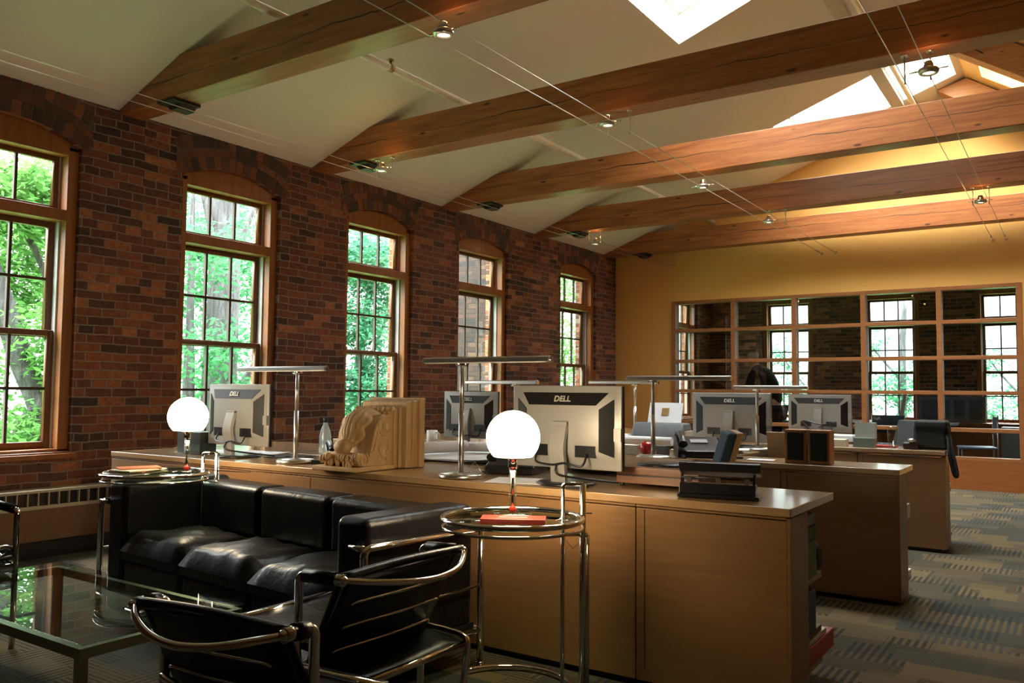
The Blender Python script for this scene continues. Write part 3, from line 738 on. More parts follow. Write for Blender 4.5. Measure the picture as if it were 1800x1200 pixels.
MB().box(-.05, .05, -.012, .004, .018, .0192).build('title_strip', plain('pale_strip', (.6, .35, .3), .5), bk)
etable(-3.955, 2.575, .705, 1.12, 'round chrome and glass side table over the left arm of the sofa', -.03, .17)
globe_lamp(-3.86, 2.69, .703, 'glowing globe lamp at left, in front of the leftmost monitor', 4)
rnd = random.Random(5)
for k, (dx, dy, w_, h_, a, mt, lb) in enumerate([(-.12, -.11, .20, .27, .3, PAPER, 'pale magazine at the bottom of the pile on the left round table'), (-.09, -.10, .19, .25, -.2, OLIVE, 'olive magazine in the pile on the left round table'),
        (-.10, -.08, .18, .24, .5, plain('brown_cover', (.25, .09, .04), .4), 'brown magazine in the pile on the left round table'), (-.05, -.12, .16, .22, .1, CREAM, 'cream booklet near the top of the left round table pile'), (-.08, -.09, .14, .2, -.4, plain('rust_cover', (.4, .13, .05), .4), 'rust coloured booklet topmost on the left round table pile')]):
    o = MB().box(-w_/2, w_/2, -h_/2, h_/2, 0, .006).build('magazine', mt, loc=(-3.955+dx*.8, 2.575+dy*.6, .7045+k*.0065), rotz=a)
    tag(o, lb, 'magazine', 'magazines on the left round table')

# ---------------------------------------------------------------- sofa
SX0, SX1, SY0, SY1 = -4.07, -2.14, 2.44, 3.04
so = thing('leather_sofa', 'black leather three-seat sofa in a chrome tube frame against the front counter', 'sofa', (SX0, SY0-.05, 0), -.08)
LW, LD = SX1-SX0, SY1-SY0; AW = .17; ZA = .675
def cushion(x0, x1, y0, y1, z0, z1, name, bev=.035, puff=0):
    o = MB().box(x0, x1, y0, y1, z0, z1).build(name, LEATHER, so, bevel=bev, seg=4)
    return o
cushion(.0, AW, .0, LD, .17, ZA, 'arm_cushion'); cushion(LW-AW, LW, .0, LD, .17, ZA, 'arm_cushion')
nb = 3; bw = (LW-2*AW)/nb
for i in range(nb):
    cushion(AW+i*bw+.004, AW+(i+1)*bw-.004, LD-.2, LD-.01, .40, ZA-.015, 'back_cushion')
    cushion(AW+i*bw+.003, AW+(i+1)*bw-.003, .0, LD-.19, .19, .31, 'lower_cushion', .03)
    # top seat cushion with soft crown
    b = MB(); n = 14; vs = []; fs = []
    rn = random.Random(i)
    for a in range(n+1):
        for c_ in range(n+1):
            u, v = a/n, c_/n; e = min(1, min(u, 1-u)*9)**.5*min(1, min(v, 1-v)*9)**.5
            z = .35+.085*e+.012*math.sin(u*PI)*math.sin(v*PI)+.006*math.sin(9*u+5*v+i)*e+.005*math.sin(23*u-11*v+2*i)*e
            vs.append((AW+i*bw+.004+u*(bw-.008), -.015+v*(LD-.18), z))
    for a in range(n):
        for c_ in range(n): fs.append((a*(n+1)+c_, (a+1)*(n+1)+c_, (a+1)*(n+1)+c_+1, a*(n+1)+c_+1))
    b.add(vs, fs, True); b.box(AW+i*bw+.006, AW+(i+1)*bw-.006, -.012, LD-.2, .31, .352)
    b.build('seat_cushion', LEATHER, so)
f = MB(); zt = .575; r = .0145; e = .02
for x in (-e, LW+e):
    sg = -1 if x < 0 else 1
    f.tube(elbow((x-sg*.05 if 0 else x, -e, .03), (x, -e, zt), (x, LD+e, zt), .03), r, 12)
    f.tube([(x, LD+e, zt), (x, LD+e, .03)], r, 12)
    f.tube([(x, -e, .16), (x, LD+e, .16)], .011, 10); f.tube([(x, -e, .34), (x, LD+e, .34)], .006, 8)
    f.tube([(x, -e, zt), (x-sg*.075, -e, zt)], .012, 10)
    f.lathe([(.02, 0), (.02, .03), (.014, .035)], (x, -e, 0), 12); f.lathe([(.02, 0), (.02, .03), (.014, .035)], (x, LD+e, 0), 12)
f.tube([(-e, LD+e, zt), (LW+e, LD+e, zt)], r, 12); f.tube([(-e, -e, .16), (LW+e, -e, .16)], .012, 10); f.tube([(-e, LD+e, .16), (LW+e, LD+e, .16)], .012, 10)
f.build('chrome_frame', CHROME, so)
MB().box(0, LW, 0, LD, .165, .19).build('base_webbing', BLACK, so)

# ---------------------------------------------------------------- coffee table
ct = thing('coffee_table', 'low rectangular glass coffee table on square metal legs in front of the sofa', 'coffee table', (-3.87, 1.44, 0))
MB().box(0, 1.29, 0, .62, .335, .35).build('glass_top', TGLASS, ct, bevel=.003)
f = MB()
for x in (.005, 1.255):
    for y in (.005, .585): f.box(x, x+.03, y, y+.03, 0, .3)
f.box(.005, 1.285, .005, .03, .3, .333); f.box(.005, 1.285, .59, .615, .3, .333); f.box(.005, .03, .03, .59, .3, .333); f.box(1.26, 1.285, .03, .59, .3, .333)
f.build('frame', plain('bronze_metal', (.23, .2, .13), .3, .9), ct)

# ---------------------------------------------------------------- tilting-back tube armchairs
def basculant(loc, rz, label, fwd, w_=.52, zt=.625, ext=.42):
    t = thing('tube_armchair', label, 'armchair', loc, rz, 'black leather chairs with chrome tube frames'); h = w_/2
    MB().tube(spline([(-h, .0, zt), (-h*.72, -.048, zt-.012), (-h*.3, -.09, zt-.024), (h*.1, -.105, zt-.028), (h*.5, -.085, zt-.022), (h*.85, -.035, zt-.008), (h, 0, zt)], 5), .0095, 12).build('back_bow', CHROME, t)
    for s in (-1, 1):
        MB().ell((s*h, .0, zt), (.015, .018, .015)).tube([(s*h, -.006, zt), (s*h, .03, zt)], .017, 12).build('clamp', CHROME, t)
        MB().tube([(s*h, .025, zt), (s*h, fwd-.025, zt-.004)], .020, 12).build('arm_strap', LEATHER, t)
        f = MB(); f.tube(elbow((s*h, fwd-.04, zt-.004), (s*h, fwd, zt-.004), (s*h, fwd, .0), .022), .0125, 12)
        f.tube([(s*h, fwd+ext, 0), (s*h, fwd+ext, .40)], .0125, 12)
        f.tube([(s*h, fwd, .36), (s*h, fwd+ext, .40)], .0115, 10); f.tube([(s*h, fwd, .05), (s*h, fwd+.42, .05)], .0, 4) if 0 else None
        f.build('leg_frame', CHROME, t)
        if s < 0: MB().tube([(-h, fwd, .425), (-h*.35, fwd-.05, .33), (h*.3, fwd-.08, .27)], .012, 8).build('brace', LEATHER, t)
        MB().tube(spline([(s*h, fwd, .43), (s*(h-.03), fwd-.03, .44), (s*(h-.08), fwd-.03, .43)], 4), .009, 8).build('pivot', CHROME, t)
    MB().tube([(-h, fwd+ext, .40), (h, fwd+ext, .40)], .0115, 10).build('cross_tube', CHROME, t); MB().tube([(-h, fwd, .36), (h, fwd, .36)], .0115, 10).build('cross_tube', CHROME, t)
    # back sling
    n = 10; vs = []; fs = []
    for a in range(n+1):
        for c_ in range(n+1):
            u, v = a/n, c_/n; x = (-h+.008+u*(w_-.016))
            vs.append((x, .015+.16*v-.02*math.sin(PI*u), zt+.008-.33*v-.006*math.sin(PI*u)*(1-v)))
    for a in range(n):
        for c_ in range(n): fs.append((a*(n+1)+c_, (a+1)*(n+1)+c_, (a+1)*(n+1)+c_+1, a*(n+1)+c_+1))
    o = MB().add(vs, fs, True).build('back_sling', LEATHER, t); md = o.modifiers.new('t', 'SOLIDIFY'); md.thickness = .014; md.offset = 0
    MB().tube(spline([(-h+.0, .005, zt+.006), (0, .008, zt+.012), (h, .005, zt+.006)], 5), .013, 10).build('top_roll', LEATHER, t)
    s = MB()
    for k in range(4):
        v = .22+.22*k; y = -.008+.16*v; z = zt-.33*v
        s.tube(spline([(-h+.06, y-.004, z-.008), (-h+.09, y-.016, z), (0, y-.028, z+.001), (h-.09, y-.016, z), (h-.06, y-.004, z-.008)], 4), .0045, 6)
    s.build('springs', CHROME, t)
    for s in (-1, 1): MB().tube([(s*(h-.022), .012, zt), (s*(h-.022), .18, zt-.33)], .006, 6).build('edge_highlight', plain('blue_grey_edge', (.08, .09, .12), .3), t)  # blue-grey colour paints the highlight along the sling edges
    # seat sling
    vs = []; fs = []
    for a in range(n+1):
        for c_ in range(n+1):
            u, v = a/n, c_/n
            vs.append((-h+.02+u*(w_-.04), -.02+v*(max(fwd, fwd+ext)+.04), .33+.07*v-.03*math.sin(PI*u)*math.sin(PI*v)))
    for a in range(n):
        for c_ in range(n): fs.append((a*(n+1)+c_, (a+1)*(n+1)+c_, (a+1)*(n+1)+c_+1, a*(n+1)+c_+1))
    o = MB().add(vs, fs, True).build('seat_sling', LEATHER, t); md = o.modifiers.new('t', 'SOLIDIFY'); md.thickness = .02; md.offset = 0
    MB().tube([(-h+.01, -.02, .33), (h-.01, -.02, .33)], .0115, 10).tube(spline([(h, fwd, .36), (h, .0, .35), (h-.01, -.03, .30), (h-.02, -.01, .1), (h-.02, .0, .0)], 5), .0115, 10).tube(spline([(-h, fwd, .36), (-h, .0, .35), (-h+.01, -.03, .30), (-h+.02, -.01, .1), (-h+.02, .0, .0)], 5), .0115, 10).build('rear_tube', CHROME, t)
    return t
basculant((-1.655, 1.215, 0), .08, 'nearest black leather tube armchair at bottom left, its back to the camera', .09, .49, .622, .28)
basculant((-1.685, 1.94, 0), PI/2, 'black leather tube armchair with sprung back between coffee table and round table', .17, .54, .622)
basculant((-4.38, 1.66, 0), -PI/2-.1, 'tube armchair cut off by the left edge, beyond the coffee table', .46, .52, .605, -.40)

# ---------------------------------------------------------------- things on the front counter
t = thing('plastic_bottle', 'clear plastic water bottle with dark cap beside the corbel', 'bottle', (-3.80, 3.60, ZT))
MB().lathe([(.0001, 0), (.034, 0), (.037, .01), (.037, .06), (.034, .07), (.037, .085), (.036, .12), (.028, .16), (.014, .195), (.013, .21)], n=24).build('bottle', milky('bottle_plastic', (.7, .8, .8), .35), t)
MB().lathe([(.0145, .205), (.0145, .235), (.0001, .235)], n=16).build('cap', BLACK, t)
MB().lathe([(.0372, .025), (.0372, .055)], n=24, cap=False).build('label_band', plain('clear_label', (.5, .55, .55), .4), t)
def phone(x, y, z, rz, label, s=1.0):
    t = thing('telephone', label, 'telephone', (x, y, z), rz, 'black office telephones')
    MB().prism([(-.11*s, 0), (.11*s, 0), (.11*s, .085*s), (.07*s, .09*s), (-.11*s, .03*s)], 'X', -.10*s, .10*s).build('body', BLACK, t, bevel=.006)
    MB().prism([(.09*s, .086*s), (-.02*s, .062*s), (-.02*s, .066*s), (.09*s, .0905*s)], 'X', -.03*s, .05*s).build('display', plain('phone_display', (.35, .36, .38), .3), t)
    MB().tube(spline([(-.075*s, -.1*s, .06*s), (-.075*s, -.06*s, .085*s), (-.075*s, .05*s, .105*s), (-.075*s, .1*s, .095*s)], 4), [.022*s, .02*s]+[.014*s]*9+[.02*s, .022*s], 10).build('handset', BLACK, t)
    c = MB(); c.tube([(-.08*s+.008*math.cos(i*.9), -.11*s-.004*i*s, .012+.008*math.sin(i*.9)) for i in range(30)], .002, 5); c.build('cord', BLACK, t)
    return t
phone(-2.36, 3.54, ZT, .3, 'black telephone behind the glowing globe lamp on the front counter', 1.25)
phone(-3.55, 3.50, ZT, .9, 'black telephone left of the corbel beside the plastic bottle', .95)
phone(-2.05, 5.16, ZT, .5, 'black telephone with pale display in front of the wide monitor', 1.35)
def flat(name, label, cat, x, y, z, w_, d, h, rz, mat, grp=None, curl=0):
    o = MB().box(-w_/2, w_/2, -d/2, d/2, 0, h).build(name, mat, loc=(x, y, z), rotz=rz, bevel=.001 if h > .003 else 0)
    return tag(o, label, cat, grp)
flat('paper_sheet', 'white sheet under the bright monitor at the front edge of the counter', 'paper', -2.10, 3.20, ZT, .30, .24, .0015, .3, PAPER)
flat('mouse_pad', 'black pad behind the left monitor cables', 'mat', -3.93, 3.44, ZT, .24, .2, .004, .2, BLACK)
flat('paper_sheet', 'white paper lying behind the left globe lamp', 'paper', -4.60, 3.42, ZT, .42, .3, .002, .1, PAPER)
flat('paper_stack', 'stack of white paper beside the left monitor base', 'paper', -4.28, 3.50, ZT, .3, .21, .006, .3, PAPER)
t = thing('dark_box', 'small dark box standing behind the left globe lamp', 'box', (-4.58, 3.26, ZT)); MB().box(-.13, .1, -.05, .07, 0, .135).build('body', plain('dark_green', (.014, .02, .014), .3), t, bevel=.003); MB().box(-.128, .098, -.051, -.048, .02, .06).build('front_band', plain('dark_band', (.03, .04, .03), .3), t)
flat('black_folder', 'black folder lying left of the corbel', 'folder', -3.40, 3.34, ZT, .26, .2, .02, .4, BLACK)
t = thing('binder_clip_pile', 'small clutter of clips and cables by the left T-shaped lamp', 'clips', (-3.80, 3.28, ZT))
for k in range(5): MB().prism([(0, 0), (.03, 0), (.015, .022)], 'Y', 0, .03, M=Matrix.Translation((.03*k, .02*(k % 2), 0)) @ Matrix.Rotation(k, 4, 'Z')).build('clip', BLACK, t)
t = thing('wire_stand', 'bent wire stand on the base of the largest T-shaped lamp', 'stand', (-2.33, 3.14, ZT+.0265))
MB().tube([(-.03, .0, .0), (.0, .0, .055), (.045, .0, .0)], .0015, 6).build('wire', STEEL, t)
# drawings
def roll(x, y, z, L, r, rz, label):
    t = thing('paper_roll', label, 'paper roll', (x, y, z), rz, 'rolled drawings')
    vs = []
    MB().tube([(-L/2, 0, r), (L/2, 0, r)], r, 20).build('roll', PAPER, t)
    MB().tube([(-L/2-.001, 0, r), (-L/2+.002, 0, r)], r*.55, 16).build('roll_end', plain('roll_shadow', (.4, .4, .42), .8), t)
    return t
def sheets(x, y, z, w_, d, rz, label, seed, curl=.03, n_=3):
    t = thing('drawing_sheets', label, 'drawings', (x, y, z), rz, 'large white drawing sheets'); rn = random.Random(seed)
    for k in range(n_):
        n = 12; vs = []; fs = []; ox, oy, a = rn.uniform(-.05, .05), rn.uniform(-.04, .04), rn.uniform(-.15, .15)
        for i in range(n+1):
            for j in range(n+1):
                u, v = i/n, j/n; zz = .003+.006*k+curl*max(0, u-.7)**1.5*3*(k+1)/n_+.006*math.sin(6*u+k)*math.sin(5*v+k)**2+.006
                X_, Y_ = (u-.5)*w_+ox, (v-.5)*d+oy
                vs.append((X_*math.cos(a)-Y_*math.sin(a), X_*math.sin(a)+Y_*math.cos(a), zz))
        for i in range(n):
            for j in range(n): fs.append((i*(n+1)+j, (i+1)*(n+1)+j, (i+1)*(n+1)+j+1, i*(n+1)+j+1))
        MB().add(vs, fs, True).build('sheet', PAPER, t)
    return t
sheets(-3.0, 4.05, ZC, .85, .6, .1, 'large drawings spread on the desk right of the corbel', 1)
sheets(-2.24, 4.06, ZC, .55, .55, -.1, 'white drawings on the desk behind the bright monitor', 2, .01)
roll(-3.25, 3.92, ZC+.03, .55, .035, 1.3, 'white paper roll end peeking out right of the corbel')
roll(-2.95, 4.30, ZC+.03, .8, .03, .35, 'long white roll of drawings on the desk behind the largest lamp')
sheets(-2.86, 5.82, ZC, .8, .55, .05, 'bluish white drawings on the desk below the printer', 3, .05)
roll(-2.75, 5.50, ZC+.035, .75, .03, .05, 'rolled drawings with a curled end below the printer')
sheets(-2.12, 5.60, ZC, .42, .25, .2, 'small stack of papers beside the telephone of the middle counter', 4, .0)
sheets(-2.74, 5.17, ZC, .4, .2, .05, 'papers lying on the middle counter by the red tin', 6, .0)
# drafting board under papers by the bright monitor
o = MB().box(-.24, .24, -.3, .3, 0, .02).build('drawing_board', MAPLE, loc=(-1.95, 3.99, ZC+.03), rotz=.0); tag(o, 'thin wooden drawing board behind the bright monitor', 'drawing board')
# turntable-like wooden device
t = thing('wooden_record_player', 'flat brown wooden record player with dark top on the front counter', 'record player', (-1.50, 3.50, ZT), 0)
MB().box(-.19, .19, -.18, .17, .012, .045).build('lower_case', RADIO, t, bevel=.003); MB().box(-.188, .188, -.178, .168, .045, .05).build('gap', BLACK, t)
MB().box(-.19, .19, -.18, .17, .05, .083).build('upper_case', RADIO, t, bevel=.003)
MB().lathe([(.13, .083), (.13, .09), (.0001, .09)], (-.03, .0, 0), 32).build('platter', BLACK, t)
for k in range(5): MB().tube([(.16, -.1+.035*k, .083), (.16, -.1+.035*k, .092)], .009, 10).build('knob', STEEL, t)
for x in (-.17, .17):
    for y in (-.16, .15): MB().tube([(x, y, 0), (x, y, .012)], .012, 10).build('foot', BLACK, t)
# hole punch
t = thing('hole_punch', 'large black three-hole punch near the right end of the front counter', 'hole punch', (-1.17, 3.17, ZT), .20)
MB().box(-.155, .155, -.045, .055, 0, .012).build('base', BLACK, t, bevel=.004)
MB().prism([(-.03, .085), (.03, .065), (.045, .088), (-.02, .115), (-.04, .11)], 'X', -.15, .16).build('handle', BLACK, t, bevel=.005)
MB().prism([(-.03, .012), (.04, .012), (.03, .045), (-.02, .045)], 'X', -.15, .14).build('body', BLACK, t, bevel=.003)
for x in (-.11, 0, .11): MB().box(x-.009, x+.009, -.028, -.01, .045, .064).build('punch_head', STEEL, t)
MB().tube([(-.14, -.012, .062), (.13, -.012, .062)], .004, 8).build('rod', DARK, t)
for x in (-.145, .13): MB().prism([(-.03, .01), (.03, .01), (.0, .095)], 'X', x, x+.008).build('arm', BLACK, t)
t.scale = (1, 1, 1.22)
# phone/remote near monitor base
o = MB().box(-.05, .05, -.03, .03, 0, .014).build('stapler_tray', plain('smoke_glass', (.03, .04, .05), .1), loc=(-1.78, 3.12, ZT), bevel=.003); tag(o, 'dark glossy tray beside the bright monitor base', 'tray')

# items on the shelves at the counter end
def pack(name, label, cat, x0, x1, y0, y1, z0, z1, mat, rx=0, grp=None):
    cx_, cy_ = (x0+x1)/2, (y0+y1)/2
    o = MB().box(x0-cx_, x1-cx_, y0-cy_, y1-cy_, 0, z1-z0).build(name, mat, loc=(cx_, cy_, z0), bevel=.003)
    o.rotation_euler.x = rx; return tag(o, label, cat, grp)
G = 'things on the open shelves of the front counter'
XS = -.864
for k, (a, b, mt, lb) in enumerate([(.442, .50, OLIVE, 'olive book at the bottom of the shelf pile below the worktop'), (.502, .58, GREEN, 'green book in the middle of the shelf pile'), (.582, .64, plain('dark_green_book', (.03, .08, .03), .6), 'dark green book near the top of the shelf pile'), (.642, .685, GREYP, 'grey book topmost on the shelf pile')]):
    pack('book', lb, 'book', -1.10, XS, 3.28, 3.41-.008*k, a, b, mt, 0, G)
o = MB().box(-.09, .09, -.052, .052, 0, .11).build('black_pouch', BAG, loc=(-.955, 3.47, .442), bevel=.03, seg=4); tag(o, 'rounded black pouch poking out from the upper shelf', 'pouch', G)
pack('box_file', 'navy box file standing on the lower shelf under the worktop', 'box file', -1.13, XS, 3.28, 3.385, .235, .395, NAVY, 0, G)
pack('binder', 'red binder jutting out lowest from the shelves at the counter end', 'binder', -1.15, XS, 3.28, 3.66, .112, .185, REDB, .0, G)
pack('folder', 'pale folder lying on the red binder under the counter end', 'folder', -1.12, XS-.005, 3.29, 3.56, .187, .207, CREAM, .0, G)
pack('booklet', 'brown booklet on the pale folder under the counter end', 'booklet', -1.12, XS-.008, 3.29, 3.50, .209, .233, plain('brown_book', (.13, .08, .03), .6), 0, G)
pack('white_box', 'white box jutting behind the middle counter end', 'box', -.97, -.826, 5.21, 5.33, .442, .52, WHITE, 0)
pack('paper_pile', 'pale papers jutting low behind the middle counter end', 'paper', -.97, -.826, 5.21, 5.33, .112, .15, PAPER, 0)
pack('paper_bundle', 'small white bundle jutting behind the back counter end', 'paper', -.97, -.826, 7.07, 7.19, .442, .48, PAPER, 0)

# ---------------------------------------------------------------- things on middle and back counters
t = thing('white_mug', 'white mug left of the bluish lit monitor', 'mug', (-4.20, 5.10, ZT)); MB().lathe([(.0001, 0), (.038, 0), (.042, .01), (.042, .095), (.038, .095), (.036, .012), (.0001, .01)], n=24).build('cup', WHITE, t); MB().tube(spline([(.04, 0, .08), (.07, 0, .07), (.07, 0, .035), (.04, 0, .02)]), .005, 8).build('handle', WHITE, t)
t = thing('red_tin', 'shiny round red tin on the middle counter', 'tin', (-2.34, 5.03, ZT)); MB().ell((0, 0, .045), (.05, .05, .045), 20, 12).build('body', plain('red_gloss', (.45, .01, .01), .12, coat=1), t); MB().box(-.15, -.055, -.03, .03, 0, .06).build('box', CREAM, t)
t = thing('desk_tidy', 'small grey box beside the pole of the lamp by the telephone', 'box', (-2.235, 5.02, ZT)); MB().box(-.02, .045, -.03, .03, 0, .065).build('body', GREYP, t)
for k, (x, lb) in enumerate([(-1.395, 'left wooden bookshelf speaker on the middle counter'), (-1.26, 'right wooden bookshelf speaker on the middle counter')]):
    t = thing('bookshelf_speaker', lb, 'speaker', (x, 5.09, ZT), 0.03-.06*k, 'small wooden bookshelf speakers')
    MB().box(-.062, .062, -.05, .05, 0, .195).build('cabinet', SPKW, t, bevel=.003); MB().box(-.046, .046, -.055, -.05, .018, .178).build('grille', CLOTHG, t)
    MB().box(-.069 if k else .062, -.062 if k else .069, -.02, .0, .06, .07).build('hinge', DARK, t)
o = MB().tube(spline([(-1.33, 5.1, .94), (-1.37, 5.12, .985), (-1.25, 5.08, .965), (-1.2, 5.15, .975), (-1.3, 5.2, .945)]), .004, 6).build('black_cable', BLACK); tag(o, 'black cable looping on top of the wooden speakers', 'cable')
flat('notepad', 'white note sheet left of the wooden speakers', 'paper', -1.62, 5.12, ZT, .16, .1, .003, .1, PAPER)
flat('black_pen_case', 'thin black case on the middle counter behind the blue chair', 'case', -1.80, 5.13, ZT, .12, .04, .012, .2, BLACK)
# printer
t = thing('desktop_printer', 'grey inkjet printer with raised paper tray before the yellow wall', 'printer', (-2.80, 6.30, ZT+.002), .1)
MB().prism([(-.15, 0), (.13, 0), (.15, .09), (.10, .16), (-.08, .165), (-.15, .08)], 'X', -.21, .21).build('body', GREYP, t, bevel=.02, seg=3)
MB().prism([(.06, .16), (.13, .32), (.138, .318), (.07, .155)], 'X', -.14, .14).build('paper_tray', PAPER, t); MB().prism([(.088, .216), (.112, .275), (.105, .277), (.081, .218)], 'X', -.03, .03).build('tray_notch', plain('notch_brown', (.3, .17, .05), .7), t)
MB().box(-.03, .03, -.125, -.12, .09, .105).build('badge', PAPER, t); MB().box(.215, .23, -.1, .1, .02, .1).build('side_cover', CREAM, t)
# back counter
t = thing('acrylic_box', 'clear white acrylic box with cards on the back counter', 'box', (-1.38, 6.90, ZT)); MB().box(-.08, .08, -.05, .05, .0, .19).build('box', glassm('frosted', (.8, .82, .82), .2), t); MB().box(-.075, .075, -.045, .045, .002, .07).build('cards', plain('card_green', (.30, .36, .28), .6), t); MB().box(-.078, .078, .03, .045, .07, .185).build('back_card', WHITE, t)
t = thing('drinking_glass', 'tall clear glass beside the acrylic box on the back counter', 'glass', (-1.19, 6.95, ZT)); MB().lathe([(.0001, 0), (.03, 0), (.043, .165), (.040, .165), (.028, .01), (.0001, .01)], n=24).build('glass', CLEAR, t)
flat('red_folder', 'flat red folder under the glass on the back counter', 'folder', -1.28, 7.08, ZT, .2, .1, .012, .0, REDB)
t = thing('camera_pouch', 'dark lumpy pouch between the glass and the black bag', 'pouch', (-1.06, 6.93, ZT)); MB().box(-.055, .05, -.04, .04, 0, .05).build('body', plain('dark_red', (.025, .008, .01), .5), t, bevel=.015, seg=3); MB().ell((.01, -.03, .065), (.03, .02, .015)).build('highlight_strap', STEEL, t)
t = thing('shoulder_bag', 'bulky black shoulder bag at the right end of the back counter', 'bag', (-.935, 7.06, ZT))
MB().box(-.12, .12, -.09, .12, 0, .19).build('body', BAG, t, bevel=.035, seg=4); MB().box(-.11, .115, -.1, .1, .15, .215).build('flap', BAG, t, bevel=.02, seg=3)
MB().tube(spline([(.1, -.05, .16), (.125, -.1, .06), (.13, -.13, -.02), (.16, -.14, -.17), (.18, -.13, -.17), (.15, -.1, -.02), (.12, 0, .1)]), .013, 6, flat=.4).build('strap', BAG, t)
flat('white_tray', 'white tray on the desk behind the farthest monitor', 'tray', -1.95, 8.2, ZT, .5, .3, .03, 0, WHITE)
flat('paper_stack', 'stack of papers right of the farthest monitor', 'paper', -1.62, 6.98, ZT, .18, .2, .05, .1, CREAM)
flat('long_white_board', 'long white board lying on the desk behind the acrylic box', 'board', -2.0, 7.62, ZT, .9, .12, .05, 0, PAPER)

# ---------------------------------------------------------------- office chairs
def office_chair(x, y, rz, label, fab, zt=.96, tilt=.18):
    t = thing('office_chair', label, 'chair', (x, y, 0), rz, 'upholstered office chairs behind the counters')
    # faces +y ; back at y<0
    MB().box(-.23, .23, -.2, .24, .43, .49).build('seat', fab, t, bevel=.025, seg=3)
    def curve(off):
        return [(-.20-.10*((z-.55)/.4)**1.3+off, z) for z in [.55+i*(zt-.55)/8 for i in range(9)]]
    a = curve(.0); b = curve(.045); c = curve(-.03)
    MB().prism(a+b[::-1], 'X', -.21, .21).build('backrest', fab, t, bevel=.012, seg=3)
    MB().prism(c+[(p[0]-.001, p[1]) for p in a[::-1]], 'X', -.205, .205).build('back_shell', PLY, t)
    MB().box(-.04, .04, -.23, -.2, .42, .62).build('back_bar', DARK, t); MB().tube([(0, 0, .08), (0, 0, .43)], .025, 12).build('column', DARK, t)
    for k in range(5):
        q = 2*PI*k/5; MB().tube([(0, 0, .1), (.27*math.cos(q), .27*math.sin(q), .07)], .018, 8).tube([(.27*math.cos(q)-.012, .27*math.sin(q), .03), (.27*math.cos(q)+.012, .27*math.sin(q), .03)], .03, 12).build('leg', DARK, t)
    return t
office_chair(-1.76, 4.13, 2.0, 'blue upholstered office chair with plywood back behind the record player', BLUEF, .945)
office_chair(-1.60, 6.08, 0.05, 'grey office chair behind the wooden speakers', GREYF, .88)
office_chair(-1.42, 7.90, PI-.9, 'grey office chair behind the acrylic box at the back counter', GREYF, .92)

# ---------------------------------------------------------------- person in the back room
pt = thing('person', 'person in a dark jacket bending forward behind the glass partition', 'person', (-3.72, 12.3, 0))
def skin_obj(name, pts, edges, rad, mat, sub=2, root=0):
    me = bpy.data.meshes.new(name); me.from_pydata(pts, edges, []); me.materials.append(mat)
    o = bpy.data.objects.new(name, me); COL.objects.link(o); o.parent = pt
    md = o.modifiers.new('skin', 'SKIN'); md.use_smooth_shade = True
    for i, r in enumerate(rad):
        s = me.skin_vertices[0].data[i]; s.radius = (r, r) if not isinstance(r, tuple) else r
    me.skin_vertices[0].data[root].use_root = True
    md = o.modifiers.new('sub', 'SUBSURF'); md.levels = sub; md.render_levels = sub
    return o
SKIN = plain('skin', (.62, .34, .24), .55)
P = [(0.03, 0, .95), (.0, 0, 1.15), (-.09, 0, 1.36), (-.20, 0, 1.50), (-.26, 0, 1.56), (-.32, 0, 1.63), (-.345, 0, 1.70),   # 0-6 pelvis..head
     (-.20, -.17, 1.44), (-.30, -.21, 1.20), (-.50, -.16, 1.10), (-.58, -.15, 1.08),
     (-.20, .17, 1.44), (-.30, .21, 1.20), (-.50, .16, 1.10), (-.58, .15, 1.08),
     (.03, -.10, .88), (.02, -.11, .50), (.05, -.11, .10), (-.10, -.12, .045),
     (.03, .10, .88), (.02, .11, .50), (.05, .11, .10), (-.10, .12, .045)]
E_ = [(0, 1), (1, 2), (2, 3), (3, 4), (4, 5), (5, 6), (3, 7), (7, 8), (8, 9), (9, 10), (3, 11), (11, 12), (12, 13), (13, 14), (0, 15), (15, 16), (16, 17), (17, 18), (0, 19), (19, 20), (20, 21), (21, 22)]
Rd = [(.13, .11), (.13, .11), (.15, .12), (.10, .09), .055, (.085, .075), (.07, .065), .065, .05, .035, .03, .065, .05, .035, .03, .09, .062, .042, .04, .09, .062, .042, .04]
skin_obj('body', P, E_, Rd, SKIN)
P2 = [P[0], P[1], P[2], P[3], P[4], P[7], P[8], P[9], P[11], P[12], P[13]]
skin_obj('jacket', P2, [(0, 1), (1, 2), (2, 3), (3, 4), (3, 5), (5, 6), (6, 7), (3, 8), (8, 9), (9, 10)], [(.17, .15), (.165, .145), (.185, .155), (.13, .11), .07, .085, .07, .052, .085, .07, .052], plain('dark_jacket', (.010, .014, .013), .8))
P3 = [P[0], P[15], P[16], P[17], P[19], P[20], P[21]]
skin_obj('trousers', P3, [(0, 1), (1, 2), (2, 3), (0, 4), (4, 5), (5, 6)], [(.155, .13), .11, .08, .06, .11, .08, .06], plain('dark_trousers', (.02, .02, .025), .9))
MB().ell((-.285, 0, 1.69), (.085, .08, .07), 16, 10).build('hair', plain('grey_hair', (.6, .56, .5), .9), pt)
hf = MB(); hf.ell((-.415, 0, 1.61), (.022, .012, .022)); hf.ell((-.40, -.03, 1.645), (.012, .012, .009)); hf.ell((-.40, .03, 1.645), (.012, .012, .009)); hf.ell((-.30, -.083, 1.62), (.018, .01, .03)); hf.ell((-.30, .083, 1.62), (.018, .01, .03)); hf.ell((-.405, 0, 1.575), (.012, .025, .006))
hf.build('face', SKIN, pt)
